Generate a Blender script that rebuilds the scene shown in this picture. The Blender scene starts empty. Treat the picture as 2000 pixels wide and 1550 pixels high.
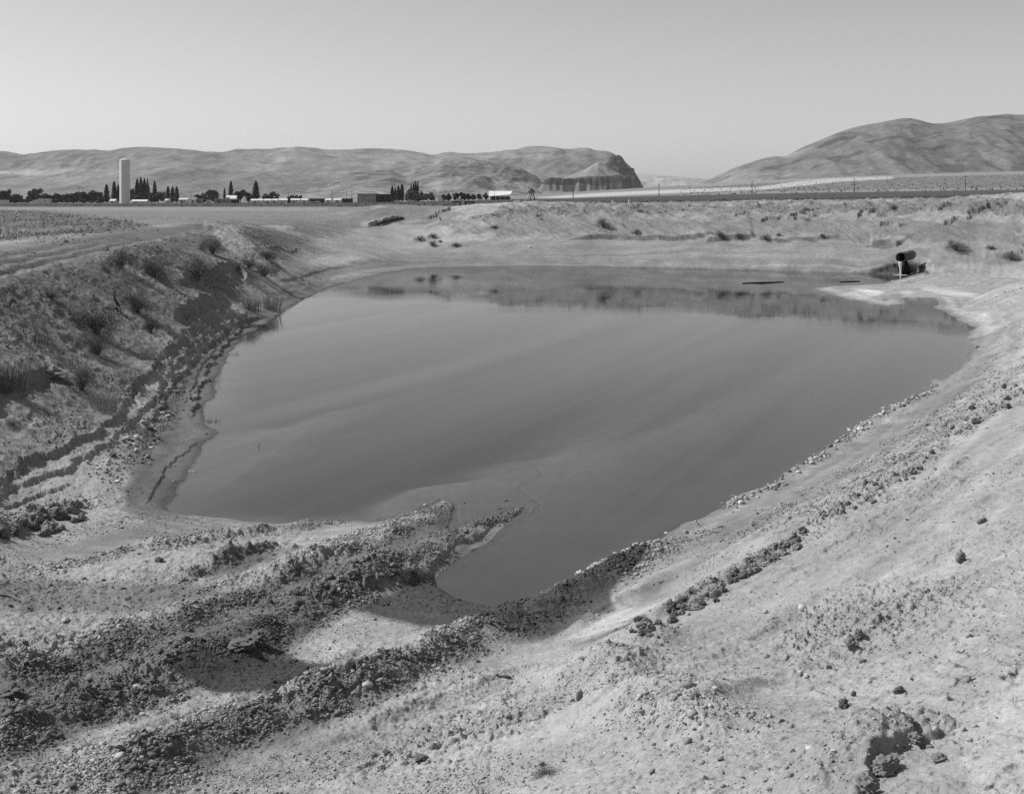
import bpy, math, time
import numpy as np
T0 = time.time()
scene = bpy.context.scene
COL = scene.collection
F, CX, HY, EZ = 2350.0, 1000.0, 388.0, 4.2      # focal length in photo pixels, centre column, horizon row, eye height over the water
rng = np.random.default_rng(7)
sm = lambda a, b, x: (lambda t: t * t * (3 - 2 * t))(np.clip((x - a) / (b - a), 0, 1))

# ------------------------------------------------------------------ noise
def _hash(ix, iy, seed):
    h = (ix.astype(np.uint32) * np.uint32(374761393)) ^ (iy.astype(np.uint32) * np.uint32(668265263)) ^ np.uint32((seed * 1274126177) & 0xffffffff)
    h = (h ^ (h >> np.uint32(13))) * np.uint32(1274126177)
    h = (h ^ (h >> np.uint32(15))) * np.uint32(2246822519)
    return h ^ (h >> np.uint32(16))
_ANG = (np.arange(256) / 256.0 * 2 * np.pi)
_GX, _GY = np.cos(_ANG).astype(np.float32), np.sin(_ANG).astype(np.float32)
def gn(x, y, seed=0):
    fx, fy = np.floor(x), np.floor(y)
    ix, iy = fx.astype(np.int64).astype(np.int32), fy.astype(np.int64).astype(np.int32)
    dx, dy = (x - fx).astype(np.float32), (y - fy).astype(np.float32)
    ux, uy = dx * dx * dx * (dx * (dx * 6 - 15) + 10), dy * dy * dy * (dy * (dy * 6 - 15) + 10)
    def c(ox, oy):
        k = _hash(ix + ox, iy + oy, seed) & np.uint32(255)
        return _GX[k] * (dx - ox) + _GY[k] * (dy - oy)
    a, b = c(0, 0), c(1, 0)
    top = a + (b - a) * ux
    a, b = c(0, 1), c(1, 1)
    return (top + ((a + (b - a) * ux) - top) * uy) * 1.5
def fbm(x, y, seed, octs=4, gain=.5):
    s, a, f = 0, 1.0, 1.0
    for k in range(octs):
        s = s + a * gn(x * f + 17.3 * k, y * f - 9.1 * k, seed + k); a *= gain; f *= 2.03
    return s

# ------------------------------------------------------------------ terrain grid (fan shaped: finer near the viewer)
def geo(a, b, r):
    n = max(2, int(round(math.log(b / a) / math.log(1 + r)))); return np.exp(np.linspace(math.log(a), math.log(b), n, endpoint=False))
DR = np.concatenate([geo(1.3, 3.3, .008), geo(3.3, 14, .0015), geo(14, 30, .0024), np.arange(30, 100, .1), geo(100, 5200, .012), [5200.]])
w1 = np.linspace(.44, .95, 110)[1:]
US = np.concatenate([-w1[::-1], np.linspace(-.44, .44, 1180), w1])
NR, NC = len(DR), len(US)
D = np.repeat(DR, NC).astype(np.float64); U = np.tile(US, NR)
X = U * D
def P(px, py, z):
    d = (EZ - z) * F / (py - HY); return ((px - CX) / F * d, d, z)
def W(px, d, z):
    return ((px - CX) / F * d, d, z)

cp = []
# pond level far ring of control points (land, heights over the water)
for X_, D_, z_ in [(-11.3,26.5,2.55),(-12.4,40,2.7),(-13.7,57,2.95),(-10.2,18,2.4),(-9.6,12,2.2),(-8.5,7,2.0),(-16,26,2.6),(-20,40,2.75),(-30,40,2.75),
                   (-30,60,2.8),(-20,62,2.8),(-17,72,2.75),(-24,90,2.8),(-40,90,2.8),(-19,45,2.72),(-19,50,2.75),(-17.5,55,2.8),(-21,70,2.8),(-24,38,2.7),(-17,33,2.66),(-17.5,62,2.85),(-28,50,2.75),(-14,18,2.5),(-7,3,2.0),(-9.6,26,1.5),(-10.5,38,1.5),(-11.4,48,1.6),(-11.6,56,1.7),
                   (25,50,1.7),(22,35,1.7),(15,20,2.2),(12,12,2.5),(8,6,2.6),(5,2,2.6),(0,2,2.35),(-2.5,2.5,1.9),(-5,4.5,1.5),(2,2,2.5),(34,60,3.2),(40,72,4.4),(45,80,4.4)]:
    cp.append((X_, D_, z_))
for px, py, z in [(0,1550,1.0),(0,1400,.8),(0,1200,.55),(300,1250,.48),(0,1060,.45),(200,1060,.3),(500,1110,.3),(600,1250,.36),(800,1250,.32),(250,930,.3),(800,1090,.25),
                  (400,1400,.6),(700,1350,.5),(300,1550,.85),(600,1500,.8),(1000,1400,.85),(1000,1550,1.5),(1400,1550,2.0),(2000,1550,2.4),(1600,1300,1.4),(1900,1000,1.45),
                  (1990,900,1.5),(1900,1300,1.95),(1400,1260,.95),(1240,1230,.66),(1560,1050,.75),(1700,955,.85),(1990,765,1.2),(1850,800,.55),(1450,1010,.32),(1750,870,.45),
                  (1300,1120,.28),(1150,1220,.35),(1050,1270,.42),(1950,560,.6),(1990,650,.7),(2000,600,.75),(1150,1330,.85),(1250,1450,1.6),(0,940,.45),(250,790,.45),(300,720,.5),(435,620,.45),
                  (500,455,2.4),(560,475,1.5),(600,510,.6),(640,430,2.6),(1000,470,1.4),(760,470,1.3),(700,500,.7),(850,480,1.0),(560,440,2.5),(1700,1430,2.0),(1500,1430,1.85),(1350,1380,1.6)]:
    cp.append(P(px, py, z))
for px, d, z in [(900,93,3.6),(1000,89,3.86),(1200,85,3.74),(1450,81,3.88),(1700,77,3.97),(1850,75,4.05),(1910,74,4.35),(2000,72,4.5),(900,84,1.9),(1000,81.5,1.7),(1200,79.5,1.6),(1450,76,1.7),(1700,72,1.55),
                 (1900,69,1.5),(2000,67,1.3),(2000,76,4.42),(2000,80,4.35),(1920,78,4.28),(1850,80,4.0),(2100,72,4.5),(2100,80,4.45),(2250,76,4.6),(2250,68,3.2),(2100,64,1.6),(1920,74.5,4.2),(1200,90,3.68),(1700,84,3.92),(1000,96,3.8),(740,94,3.68),(690,93,3.2),(800,95,3.5),(850,95,3.3),(640,103,2.85),(780,88,2.2),(840,90,2.7),
                 (-800,150,2.8),(0,150,2.85),(500,150,2.95),(760,130,3.2),(1000,130,3.55),(1500,130,3.9),(2000,120,4.3),(2800,120,5),
                 (-800,300,2.4),(0,300,2.45),(500,300,2.6),(1000,300,3.3),(1500,300,4.0),(2000,300,5.0),(2800,300,7),
                 (-800,800,.9),(0,800,1.1),(500,800,1.3),(800,800,2.0),(1000,800,3.5),(1300,800,6.3),(1700,800,9),(2000,800,10.5),(2800,800,14),
                 (-800,1500,.5),(0,1500,.5),(500,1500,.5),(1000,1500,4.5),(1200,1500,10),(1400,1500,16),(1700,1500,24),(2000,1500,27),(2800,1500,35),
                 (-800,3000,5),(0,3000,5),(500,3000,5),(1000,3000,10),(1250,3000,30),(1500,3000,50),(2000,3000,72),(2800,3000,80),
                 (-800,5200,10),(500,5200,10),(1250,5200,50),(2000,5200,90)]:
    cp.append(W(px, d, z))
for px, zz in [(900,3.58),(1000,3.8),(1200,3.7),(1450,3.84),(1700,3.92),(1850,4.05),(2000,4.3),(2250,4.5)]:      # flat ground behind the crest of the far bank
    for d in (86, 92, 100, 110):
        if d > 86 or px > 1300: cp.append(W(px, d, zz + (.02 if d < 95 else -.05)))
for px in (1200,1450,1700,2000,2250): cp.append(W(px, 200, [3.55,3.9,4.3,4.75,5.2][(1200,1450,1700,2000,2250).index(px)]))
cp = np.array(cp)
KA = 2.4
ca, cb = cp[:, 0] / cp[:, 1] * KA, np.log(cp[:, 1])
def tker(r2):
    return .5 * r2 * np.log(r2 + 1e-12)
n = len(cp); A = np.zeros((n + 3, n + 3))
A[:n, :n] = tker((ca[:, None] - ca) ** 2 + (cb[:, None] - cb) ** 2) + np.eye(n) * 2e-3
A[:n, n] = 1; A[:n, n + 1] = ca; A[:n, n + 2] = cb; A[n:, :n] = A[:n, n:].T
sol = np.linalg.solve(A, np.concatenate([cp[:, 2], [0, 0, 0]]))
ri = np.unique(np.concatenate([np.arange(0, NR, 8), [NR - 1]])); ci = np.unique(np.concatenate([np.arange(0, NC, 8), [NC - 1]]))
a_, b_ = np.meshgrid(US[ci] * KA, np.log(DR[ri]))
cz = sol[n] + sol[n + 1] * a_ + sol[n + 2] * b_
for k in range(n):
    cz += sol[k] * tker((a_ - ca[k]) ** 2 + (b_ - cb[k]) ** 2)
tmp = np.stack([np.interp(np.arange(NC), ci, r) for r in cz])
H = np.stack([np.interp(np.arange(NR), ri, tmp[:, j]) for j in range(NC)], 1).ravel()
print('tps', time.time() - T0)

def seg_dist(x, y, poly, closed=False):
    """distance, signed side (+ on the left of the way), way position 0..1"""
    pts = np.asarray(poly, float); m = len(pts)
    segs = [(i, (i + 1) % m) for i in range(m if closed else m - 1)]
    ln = [np.hypot(*(pts[j] - pts[i])) for i, j in segs]; tot = sum(ln); acc = 0
    best = np.full(x.shape, 1e18); sgn = np.zeros(x.shape); tt = np.zeros(x.shape); ins = np.zeros(x.shape, bool)
    for (i, j), l in zip(segs, ln):
        ax, ay = pts[i]; bx, by = pts[j]; ex, ey = bx - ax, by - ay
        qx, qy = x - ax, y - ay
        t = np.clip((qx * ex + qy * ey) / (l * l + 1e-12), 0, 1)
        d2 = (qx - t * ex) ** 2 + (qy - t * ey) ** 2
        b = d2 < best
        best[b] = d2[b]; tt[b] = (acc + t[b] * l) / tot; sgn[b] = np.sign(ex * qy - ey * qx)[b]
        if closed:
            cr = ((ay > y) != (by > y)) & (x < (bx - ax) * (y - ay) / ((by - ay) if by != ay else 1e-12) + ax)
            ins ^= cr
        acc += l
    return np.sqrt(best), (np.where(ins, 1., -1.) if closed else sgn), tt

# ------------------------------------------------------------------ pond outline (pixels of the water's edge put on the water level)
shore_px = [(335,985),(345,958),(372,925),(398,882),(418,845),(396,815),(415,775),(420,750),(426,729),(440,704),(465,667),(471,657),(508,639),(542,614),(558,605),(608,578),
            (640,563),(690,549),(740,536),(790,527),(850,522),(1000,520),(1200,522),(1400,526),(1550,530),(1680,534),(1760,535),(1792,533),(1780,539),(1740,549),(1725,554),(1690,557),(1620,560),(1588,563),(1600,567),
            (1650,583),(1700,592),(1734,598),(1752,596),(1772,593),(1768,583),(1776,582),(1790,589),(1797,582),(1828,583),(1832,594),(1826,603),(1844,606),(1868,622),(1892,636),(1904,639),(1890,651),(1893,669),(1892,687),(1880,708),
            (1844,735),(1817,747),(1808,768),(1781,777),(1715,810),(1670,840),(1616,873),(1568,906),(1520,933),(1460,966),(1406,993),(1340,1025),(1300,1045),(1200,1095),(1140,1125),(1090,1150),
            (1050,1176),(1020,1188),(985,1190),(934,1182),(885,1166),(845,1144),(850,1120),(872,1088),(934,1055),(983,1021),(1024,992),(1020,988),(990,1001),(934,1026),(884,1041),(872,1044),(876,1020),(886,996),(890,984),(880,979),(869,979),
            (819,995),(779,1009),(723,1019),(673,1017),(600,1020),(500,1018),(430,1012),(370,1002),(342,995)]
shore = np.array([P(x, y, 0)[:2] for x, y in shore_px])
bb = (X > -20) & (X < 30) & (D > 6) & (D < 88)
ix = np.nonzero(bb)[0]
wx = X[ix] + .12 * gn(X[ix] * .9, D[ix] * .9, 3) + .04 * gn(X[ix] * 3, D[ix] * 3, 4)
wy = D[ix] + .16 * gn(X[ix] * .8, D[ix] * .8, 5) + .05 * gn(X[ix] * 3, D[ix] * 3, 6)
sd, sg, _ = seg_dist(wx, wy, shore, True)
SD = np.full(X.shape, 1e3); SD[ix] = -sd * sg                     # + on land
land = np.maximum(H, .05)
H = np.where(SD > 0, land * (1 - np.exp(-np.maximum(SD, 0) / .85)) + .012 * sm(0, .12, SD), -.02 - .3 * (1 - np.exp(np.minimum(SD, 0) / 2.2)))
H0 = H.copy()
print('shore', time.time() - T0)

def hit(px, py, Hx=None, back=0):
    h = (H if Hx is None else Hx).reshape(NR, NC)
    u = (px - CX) / F; j = int(np.clip(np.searchsorted(US, u), 0, NC - 1)); c = h[:, j]
    yy = HY + (EZ - c) / DR * F
    ok = np.nonzero(yy <= py)[0]
    i = ok[0] if len(ok) else NR - 1
    if i > 0 and yy[i - 1] > py:
        t = (yy[i - 1] - py) / max(yy[i - 1] - yy[i], 1e-9); d = DR[i - 1] + t * (DR[i] - DR[i - 1]); z = c[i - 1] + t * (c[i] - c[i - 1])
    else:
        d, z = DR[i], c[i]
    return (u * d, d, z)
def zat(x, d):
    h = H.reshape(NR, NC); fi = np.interp(d, DR, np.arange(NR)); fj = np.interp(x / d, US, np.arange(NC))
    i, j = min(int(fi), NR - 2), min(int(fj), NC - 2); a, b = fi - i, fj - j
    return float((h[i, j] * (1 - b) + h[i, j + 1] * b) * (1 - a) + (h[i + 1, j] * (1 - b) + h[i + 1, j + 1] * b) * a)
wpoly = lambda pts: np.array([hit(x, y, H0)[:2] for x, y in pts])
def near(poly, pad):
    lo, hi = poly.min(0) - pad, poly.max(0) + pad
    return np.nonzero((X > lo[0]) & (X < hi[0]) & (D > lo[1]) & (D < hi[1]))[0]

GRV = np.zeros(X.shape, np.float32)      # where loose gravel lies (stones per square metre at 10 m)
RGH = np.full(X.shape, .48, np.float32)  # how cloddy the earth is
def ridge(pts, amp, wl, wr, wob=.12, clump=.5, grv=0, fade=.08, rgh=0, world=False, seed=11, gw=1.3):
    poly = np.array(pts) if world else wpoly(pts)
    i = near(poly, max(wl, wr) * 3 + .5); x, y = X[i], D[i]
    d, s, t = seg_dist(x + wob * gn(x * 1.3, y * 1.3, seed), y + wob * gn(x * 1.3, y * 1.3, seed + 1), poly)
    w = np.where(s > 0, wl, wr); e = np.exp(-(d / w) ** 2)
    m = (1 - clump) + clump * (1 + 1.1 * gn(x * 2.1, y * 2.1, seed + 2) + .7 * gn(x * 5.3, y * 5.3, seed + 3))
    f = sm(0, fade, t) * sm(0, fade, 1 - t) if fade else 1
    H[i] += amp * e * m * f
    k = np.exp(-(d / (w * gw)) ** 4) * f
    GRV[i] = np.maximum(GRV[i], grv * np.exp(-(d / (w * gw)) ** 4)); RGH[i] = np.maximum(RGH[i], rgh * k)
def scarp(pts, amp, L, w=.03, wob=.1, fade=.1, seed=31, gap=0., world=False, hf=1.):
    poly = np.array(pts) if world else wpoly(pts)
    i = near(poly, L * 3 + .3); x, y = X[i], D[i]
    q = wob * (gn(x * 1.1, y * 1.1, seed) + .5 * hf * gn(x * 3.7, y * 3.7, seed + 1) + .3 * hf * gn(x * 9, y * 9, seed + 2) + .15 * hf * gn(x * 23, y * 23, seed + 3))
    d, s, t = seg_dist(x, y, poly); s = s * d + q
    end = (t > 0.0005) & (t < .9995)
    f = sm(0, fade, t) * sm(0, fade, 1 - t) * end
    if gap: f = f * sm(-gap, .35 - gap, gn(x * .9, y * .9, seed + 5) + .3)
    H[i] += amp * f * sm(-w, w, s) * np.exp(-np.maximum(s, 0) / L)

# --- near berms and windrows
ridge([(100,1560),(250,1492),(400,1442),(600,1382),(800,1300),(1000,1212),(1150,1140),(1240,1092),(1320,1052)], .13, .22, .32, clump=.3, grv=1.1, rgh=.95, fade=.1, seed=100)
ridge([(-300,1480),(0,1420),(200,1370),(380,1310),(500,1240),(620,1180),(740,1130),(850,1085),(930,1040),(1027,990)], .1, .34, .26, clump=.4, grv=1., rgh=1.15, fade=.2, seed=120)
ridge([(-200,1350),(0,1330),(200,1270),(380,1200),(520,1140),(650,1090),(760,1045),(880,985)], .06, .3, .25, clump=.5, grv=.85, rgh=1.05, fade=.2, seed=140)
ridge([(-100,1290),(100,1270),(260,1225),(420,1200)], .05, .2, .2, clump=.8, grv=.5, rgh=.8, seed=150)
ridge([(350,1130),(430,1095),(520,1070),(600,1075)], .065, .12, .16, clump=.7, grv=.35, rgh=1., seed=160)
ridge([(60,1120),(160,1095),(280,1075),(430,1045),(640,1020)], .045, .2, .2, clump=.9, grv=.4, rgh=.9, seed=170)
ridge([(-150,1045),(0,1028),(90,1005),(165,978)], .1, .25, .22, clump=.9, grv=.5, rgh=1.6, seed=180)
ridge([(1245,1225),(1310,1190),(1400,1140),(1480,1090),(1560,1055),(1600,1035)], .075, .16, .12, wob=.12, clump=.45, grv=.2, rgh=.9, fade=.12, seed=190)
ridge([(1560,1055),(1640,1005),(1700,965),(1800,900),(1900,830),(2000,765),(2120,690)], .06, .25, .2, wob=.16, clump=.6, grv=.35, rgh=1.0, fade=.05, seed=200)
ridge([(1600,1000),(1720,930),(1830,850),(1940,760)], .05, .35, .3, clump=.8, grv=.4, rgh=.8, seed=210)
ridge([(1370,1110),(1260,1150),(1180,1190),(1110,1230)], .05, .12, .12, clump=.6, grv=.1, rgh=.6, seed=215)
# the crest of the foot of the near mound and its gully
ridge([(1245,1235),(1190,1290),(1200,1360),(1290,1420),(1420,1440)], .12, .3, .25, clump=.5, grv=.12, rgh=.9, seed=220)
ridge([(1500,1560),(1640,1500),(1770,1430),(1850,1440)], .08, .14, .16, clump=.6, grv=.06, rgh=1.2, fade=.15, seed=230)
# submerged tongues running on under the shallow water
for pts, amp, wd in [([(890,984),(1000,930),(1150,850),(1300,765),(1450,690)], .22, .8), ([(1027,990),(1150,930),(1250,880),(1400,810),(1560,735),(1700,660)], .23, .8), ([(372,925),(460,885),(560,850),(680,805),(800,760),(940,700),(1080,640)], .2, .9),
                     ([(1050,1080),(1150,1020),(1280,950),(1420,880)], .08, .7)]:
    poly = np.array([P(a, b, 0)[:2] for a, b in pts]); i = near(poly, 2.5); d, s, t = seg_dist(X[i] + .3 * gn(X[i], D[i], 61), D[i] + .3 * gn(X[i], D[i], 62), poly)
    H[i] += np.where(H[i] < -.03, 1, 0) * np.minimum(amp * (1 - .55 * t) * np.exp(-(d / wd) ** 2) * sm(0, .03, 1 - t), np.maximum(-.012 - H[i], 0))
for k, pts in enumerate([[(1290,1330),(1420,1268),(1600,1160),(1780,1062),(2010,925)], [(1330,1400),(1500,1330),(1700,1228),(1900,1128),(2050,1060)], [(1480,1085),(1640,1000),(1760,925),(1900,825)], [(1420,1180),(1560,1110),(1720,1010),(1880,900),(2000,830)], [(560,1470),(800,1385),(1000,1310),(1120,1280)], [(120,1480),(330,1405),(560,1330),(760,1250)], [(1320,1112),(1450,1040),(1600,955),(1760,860),(1850,790)]]):
    ridge(pts, .03, .13, .07, wob=.06, clump=.5, fade=.15, seed=600 + 9 * k); ridge([(a + 26, b + 12) for a, b in pts], -.022, .12, .1, wob=.06, clump=.4, fade=.15, seed=603 + 9 * k)
# --- stepped strand lines and cut banks
scarp([(-250,1060),(-100,990),(0,945),(120,893),(200,850),(260,780),(330,700),(400,640),(445,610)], .085, .6, .015, .12, fade=.03, seed=300)
scarp([(-100,990),(30,960),(140,915),(215,875),(290,800),(345,728),(420,655),(462,628)], .06, .8, .03, .1, fade=.03, seed=310)
scarp([(372,822),(384,775),(408,722),(436,684),(474,642),(512,616)], .07, .9, .015, .14, fade=.05, seed=320)
for k, (dx, dy, am) in enumerate([(-16, -8, .035), (-30, -14, .03), (-44, -20, .04), (-60, -26, .03), (-74, -32, .035)]):
    scarp([(372 + dx * 1.2, 822 + dy), (392 + dx * 1.2, 775 + dy), (412 + dx * 1.1, 722 + dy), (440 + dx * .9, 684 + dy * .9), (478 + dx * .7, 642 + dy * .6), (516 + dx * .4, 616 + dy * .3)], am, .5, .012, .1, fade=.12, seed=322 + 20 * k)
scarp([(280,988),(296,955),(330,908),(366,884),(388,858)], .025, .6, .015, .06, seed=330)
scarp([(262,870),(300,820),(330,770),(400,690),(450,645),(490,628)], .05, .5, .02, .08, seed=340)
scarp([(0,1000),(60,975),(140,945)], .04, .5, .02, .06, seed=345)
scarp([(-40,785),(60,752),(110,735)], .16, .8, .04, .1, seed=350)
scarp([(340,640),(385,603),(425,598)], .28, .7, .05, .12, seed=360)

scarp([(350,572),(410,548),(440,528),(470,530),(480,560)], .3, .8, .05, .14, seed=370)
scarp([(540,553),(600,540),(640,525),(700,518)], .05, 1.2, .03, .1, seed=375)
scarp([(520,490),(580,487),(612,494)], .07, 1.0, .03, .15, seed=378)
scarp([(1115,467),(1180,464),(1260,468),(1330,467),(1400,461)], .2, 2.0, .012, .2, fade=.12, seed=380, hf=.15)
scarp([(1380,472),(1430,466),(1475,462)], .22, 2.0, .03, .2, seed=385, hf=.15)
scarp([(1500,470),(1560,468),(1640,466)], .13, 1.6, .03, .2, seed=387, hf=.15)
scarp([(712,443),(735,439),(760,432),(792,426)], .3, 1.2, .04, .3, fade=.15, seed=390)
scarp([(838,428),(862,417),(885,407)], .25, 1.2, .04, .3, seed=395)
scarp([(1690,1570),(1712,1500),(1775,1462),(1850,1436)], .045, .25, .02, .05, seed=407)
scarp([(1690,533),(1730,526),(1790,531),(1830,524)], .14, 1.2, .04, .15, seed=400)
scarp([(1700,482),(1730,478),(1752,483)], .3, 1.0, .05, .12, seed=405, hf=.15)
for k, pts in enumerate([[(1540,428),(1580,412),(1612,408)],[(1640,405),(1665,401),(1690,408)],[(1672,425),(1690,415),(1712,410)],[(1780,408),(1830,412),(1860,400)],[(1885,418),(1930,404),(1970,396)],[(1840,440),(1870,432),(1900,425)],
                         [(1715,445),(1735,440),(1752,447)],[(1920,505),(1960,500),(2000,497)],[(1480,435),(1530,428),(1580,432)]]):
    scarp(pts, .24, .8, .04, .35, seed=420 + 7 * k, hf=.45)
# track-plate marks on the near right bank
for a, b in [((1842,1276),(1910,1287)), ((1826,1301),(1890,1311)), ((1800,1326),(1872,1336)), ((1955,1110),(2010,1120)), ((1900,1200),(1970,1203)), ((1880,1248),(1935,1253)), ((1790,1362),(1850,1370)), ((1930,1300),(1990,1311)), ((1945,1268),(2005,1280)), ((1915,1330),(1975,1342)), ((1760,1395),(1815,1404)), ((1925,1160),(1990,1168))]:
    ridge([a, b], .024, .03, .018, wob=.01, clump=.3, fade=.1, rgh=.3, seed=500 + a[0])
print('features', time.time() - T0)

# ------------------------------------------------------------------ ground regions (outlined where they lie on the bare surface)
PXc = CX + F * U; PYc = HY + (EZ - H0) / D * F
warpx, warpy = fbm(X * .9, D * .9, 700, 3), fbm(X * .9, D * .9, 710, 3)
TONE = np.full(X.shape, .385, np.float32); WET = np.zeros(X.shape, np.float32)
def region(pts, soft=12, warp=18):
    pts = np.array(pts, float); lo, hi = pts.min(0) - 3 * soft - warp, pts.max(0) + 3 * soft + warp
    i = np.nonzero((PXc > lo[0]) & (PXc < hi[0]) & (PYc > lo[1]) & (PYc < hi[1]))[0]
    d, s, _ = seg_dist(PXc[i] + warp * warpx[i], PYc[i] + warp * .6 * warpy[i], pts, True)
    return i, sm(-soft, soft, d * s)
def paint(pts, tone=None, a=1., soft=12, warp=18, rgh=None, wet=None, grv=None):
    i, m = region(pts, soft, warp); m = m * a
    if tone is not None: TONE[i] += (tone - TONE[i]) * m
    if rgh is not None: RGH[i] += (rgh - RGH[i]) * m
    if wet is not None: WET[i] += (wet - WET[i]) * m
    if grv is not None: GRV[i] = np.maximum(GRV[i], grv * m)
def ell(cx, cy, rx, ry, rot=0, k=14):
    t = np.arange(k) / k * 2 * np.pi; c, s = math.cos(rot), math.sin(rot)
    return [(cx + rx * math.cos(q) * c - ry * math.sin(q) * s, cy + rx * math.cos(q) * s + ry * math.sin(q) * c) for q in t]
LB = [(-900,640),(-300,590),(0,548),(120,512),(260,482),(400,442),(470,436),(530,465),(560,500),(545,525),(480,560),(450,612),(390,690),(310,745),(240,800),(140,880),(0,948),(-300,1060),(-900,1200)]
paint(LB, .26, soft=10, rgh=.75, warp=14)
paint([(-900,640),(0,548),(260,482),(400,442),(430,470),(300,560),(150,620),(0,660),(-900,760)], .16, a=.7, soft=14, warp=24)
paint([(-40,930),(120,870),(220,800),(170,740),(60,780),(-60,800)], .34, a=.75, soft=14)
paint([(150,640),(260,600),(330,640),(250,740),(120,760),(60,700)], .3, a=.6, soft=14, warp=24)
paint([(420,445),(450,445),(500,500),(470,520),(430,480)], .36, a=.8, soft=8, rgh=.8)                 # pale slide on the far end of the bank
paint([(470,438),(540,450),(600,470),(640,490),(570,500),(520,480)], .17, a=.7, soft=8, rgh=1.2)
paint([(-900,760),(-300,640),(0,560),(250,484),(430,437),(400,432),(200,452),(0,478),(-300,520),(-900,560)], .25, a=.9, soft=6, warp=4, rgh=.35)   # the dirt road
for q in (.28, .5, .75):
    a0 = np.array([(-300,520),(0,478),(200,452),(400,432)]); b0 = np.array([(-300,620),(0,552),(250,484),(400,446)]); c0 = a0 + (b0 - a0) * q
    rw = list(map(tuple, c0 - [0, 4])) + list(map(tuple, (c0 + [0, 4])[::-1])); paint(rw, .14, a=.75, soft=4, warp=5); i_r, m_r = region(rw, 5, 5); H[i_r] -= .07 * m_r
paint([(415,440),(455,440),(500,485),(535,545),(490,535),(455,490),(425,470)], .5, a=.85, soft=6, warp=8, rgh=.6)
paint([(465,437),(530,446),(600,472),(560,490),(520,478)], .13, a=.7, soft=6, warp=8, rgh=1.1)
paint([(215,495),(250,515),(330,570),(320,576),(240,525)], .42, a=.7, soft=4, warp=5)
# mud aprons round the water
paint([(250,1000),(350,1030),(420,900),(450,780),(520,670),(640,585),(720,556),(660,540),(560,575),(480,610),(400,680),(340,760),(300,830),(250,900)], .17, a=.9, rgh=.12, wet=.35)
paint([(0,1120),(120,1090),(260,1030),(330,1000),(480,1022),(640,1024),(430,1042),(280,1070),(160,1095),(60,1115)], .25, a=.85, rgh=.12, wet=.2)
paint([(1300,1085),(1420,1010),(1560,935),(1700,850),(1800,785),(1900,660),(1960,640),(1920,740),(1800,850),(1680,920),(1540,1000),(1420,1060),(1330,1110)], .23, a=.9, rgh=.12, wet=.2)
paint([(640,545),(760,515),(900,498),(1100,500),(1300,505),(1600,515),(1760,515),(1760,540),(1500,535),(1200,530),(900,528),(740,545)], .22, a=.8, rgh=.1, soft=6)
paint([(560,535),(640,520),(760,500),(900,492),(1000,495),(900,510),(740,520),(620,545)], .18, a=.7, rgh=.2, soft=6)
paint([(900,480),(1200,490),(1500,500),(1700,505),(1700,520),(1300,512),(1000,500)], .34, a=.6, rgh=.1, soft=6)
paint([(480,650),(560,560),(640,525),(560,600)], .28, a=.6, rgh=.15)
# pale silt patches, dark damp ones and painted ledge shade
paint(ell(220,1100,170,28,-.08), .47, a=.75); paint(ell(490,1110,48,20,-.3), .52, a=.9, soft=8)
paint([(0,1135),(200,1140),(400,1150),(440,1175),(250,1200),(0,1185)], .2, a=.75, soft=10)
paint([(370,1130),(430,1085),(520,1068),(560,1080),(460,1120)], .15, a=.8, soft=8)
paint([(640,1220),(700,1185),(800,1195),(940,1210),(1010,1195),(980,1230),(880,1260),(760,1290),(560,1300),(560,1280)], .46, a=.85)
paint([(690,1195),(850,1120),(960,1150),(1080,1160),(1035,1215),(930,1236),(800,1222)], .08, a=.95, wet=.5, rgh=.25, soft=9, warp=9)
paint([(0,1320),(300,1235),(520,1150),(700,1080),(860,1000),(1010,1000),(900,1075),(760,1155),(560,1270),(380,1350),(150,1430),(0,1490)], .155, a=.8, soft=14)
paint([(230,1500),(430,1430),(620,1375),(830,1290),(1010,1205),(1180,1120),(1290,1062),(1310,1075),(1180,1150),(1010,1240),(830,1335),(620,1440),(430,1500),(230,1570)], .2, a=.8, soft=10)
paint([(340,1330),(380,1290),(470,1230),(530,1225),(545,1270),(600,1300),(650,1320),(560,1345),(420,1350)], .12, a=.95, soft=7, wet=.3, rgh=.7)
i_, m_ = region([(335,1335),(400,1290),(470,1285),(600,1298),(655,1318),(570,1346),(420,1354)], 7, 22); GRV[i_] *= 1 - .8 * m_; TONE[i_] += (.065 - TONE[i_]) * m_; RGH[i_] += (.3 - RGH[i_]) * m_
paint([(900,1255),(970,1205),(1060,1165),(1170,1105),(1290,1065),(1270,1100),(1200,1150),(1190,1190),(1080,1240),(980,1258)], .085, a=.95, soft=6, wet=.35, rgh=.75)
i_, m_ = region([(890,1262),(980,1200),(1070,1150),(1180,1095),(1200,1120),(1170,1200),(1080,1250),(980,1268)], 7, 10); GRV[i_] *= 1 - .5 * m_
paint([(1100,1280),(1150,1250),(1250,1205),(1270,1190),(1250,1230),(1180,1262)], .13, a=.9, soft=5, rgh=.4)
paint([(1110,1245),(1200,1190),(1300,1175),(1250,1205),(1150,1245)], .56, a=.9, soft=6, rgh=.3)
paint([(1240,1180),(1290,1110),(1340,1085),(1390,1090),(1320,1150)], .24, a=.8, soft=8, rgh=.15)
paint(ell(1060,1290,80,30,-.1), .52, a=.7); paint(ell(1340,1090,70,14,-.45), .44, a=.5)
paint([(930,1240),(1150,1250),(1240,1230),(1190,1300),(1010,1340),(960,1280)], .46, a=.6, rgh=.4)
paint([(350,1400),(600,1360),(850,1280),(700,1340),(450,1420)], .42, a=.4)
paint([(1000,1340),(1300,1330),(1500,1420),(1540,1550),(900,1570),(700,1500)], .43, a=.6, rgh=1.0)
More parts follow.
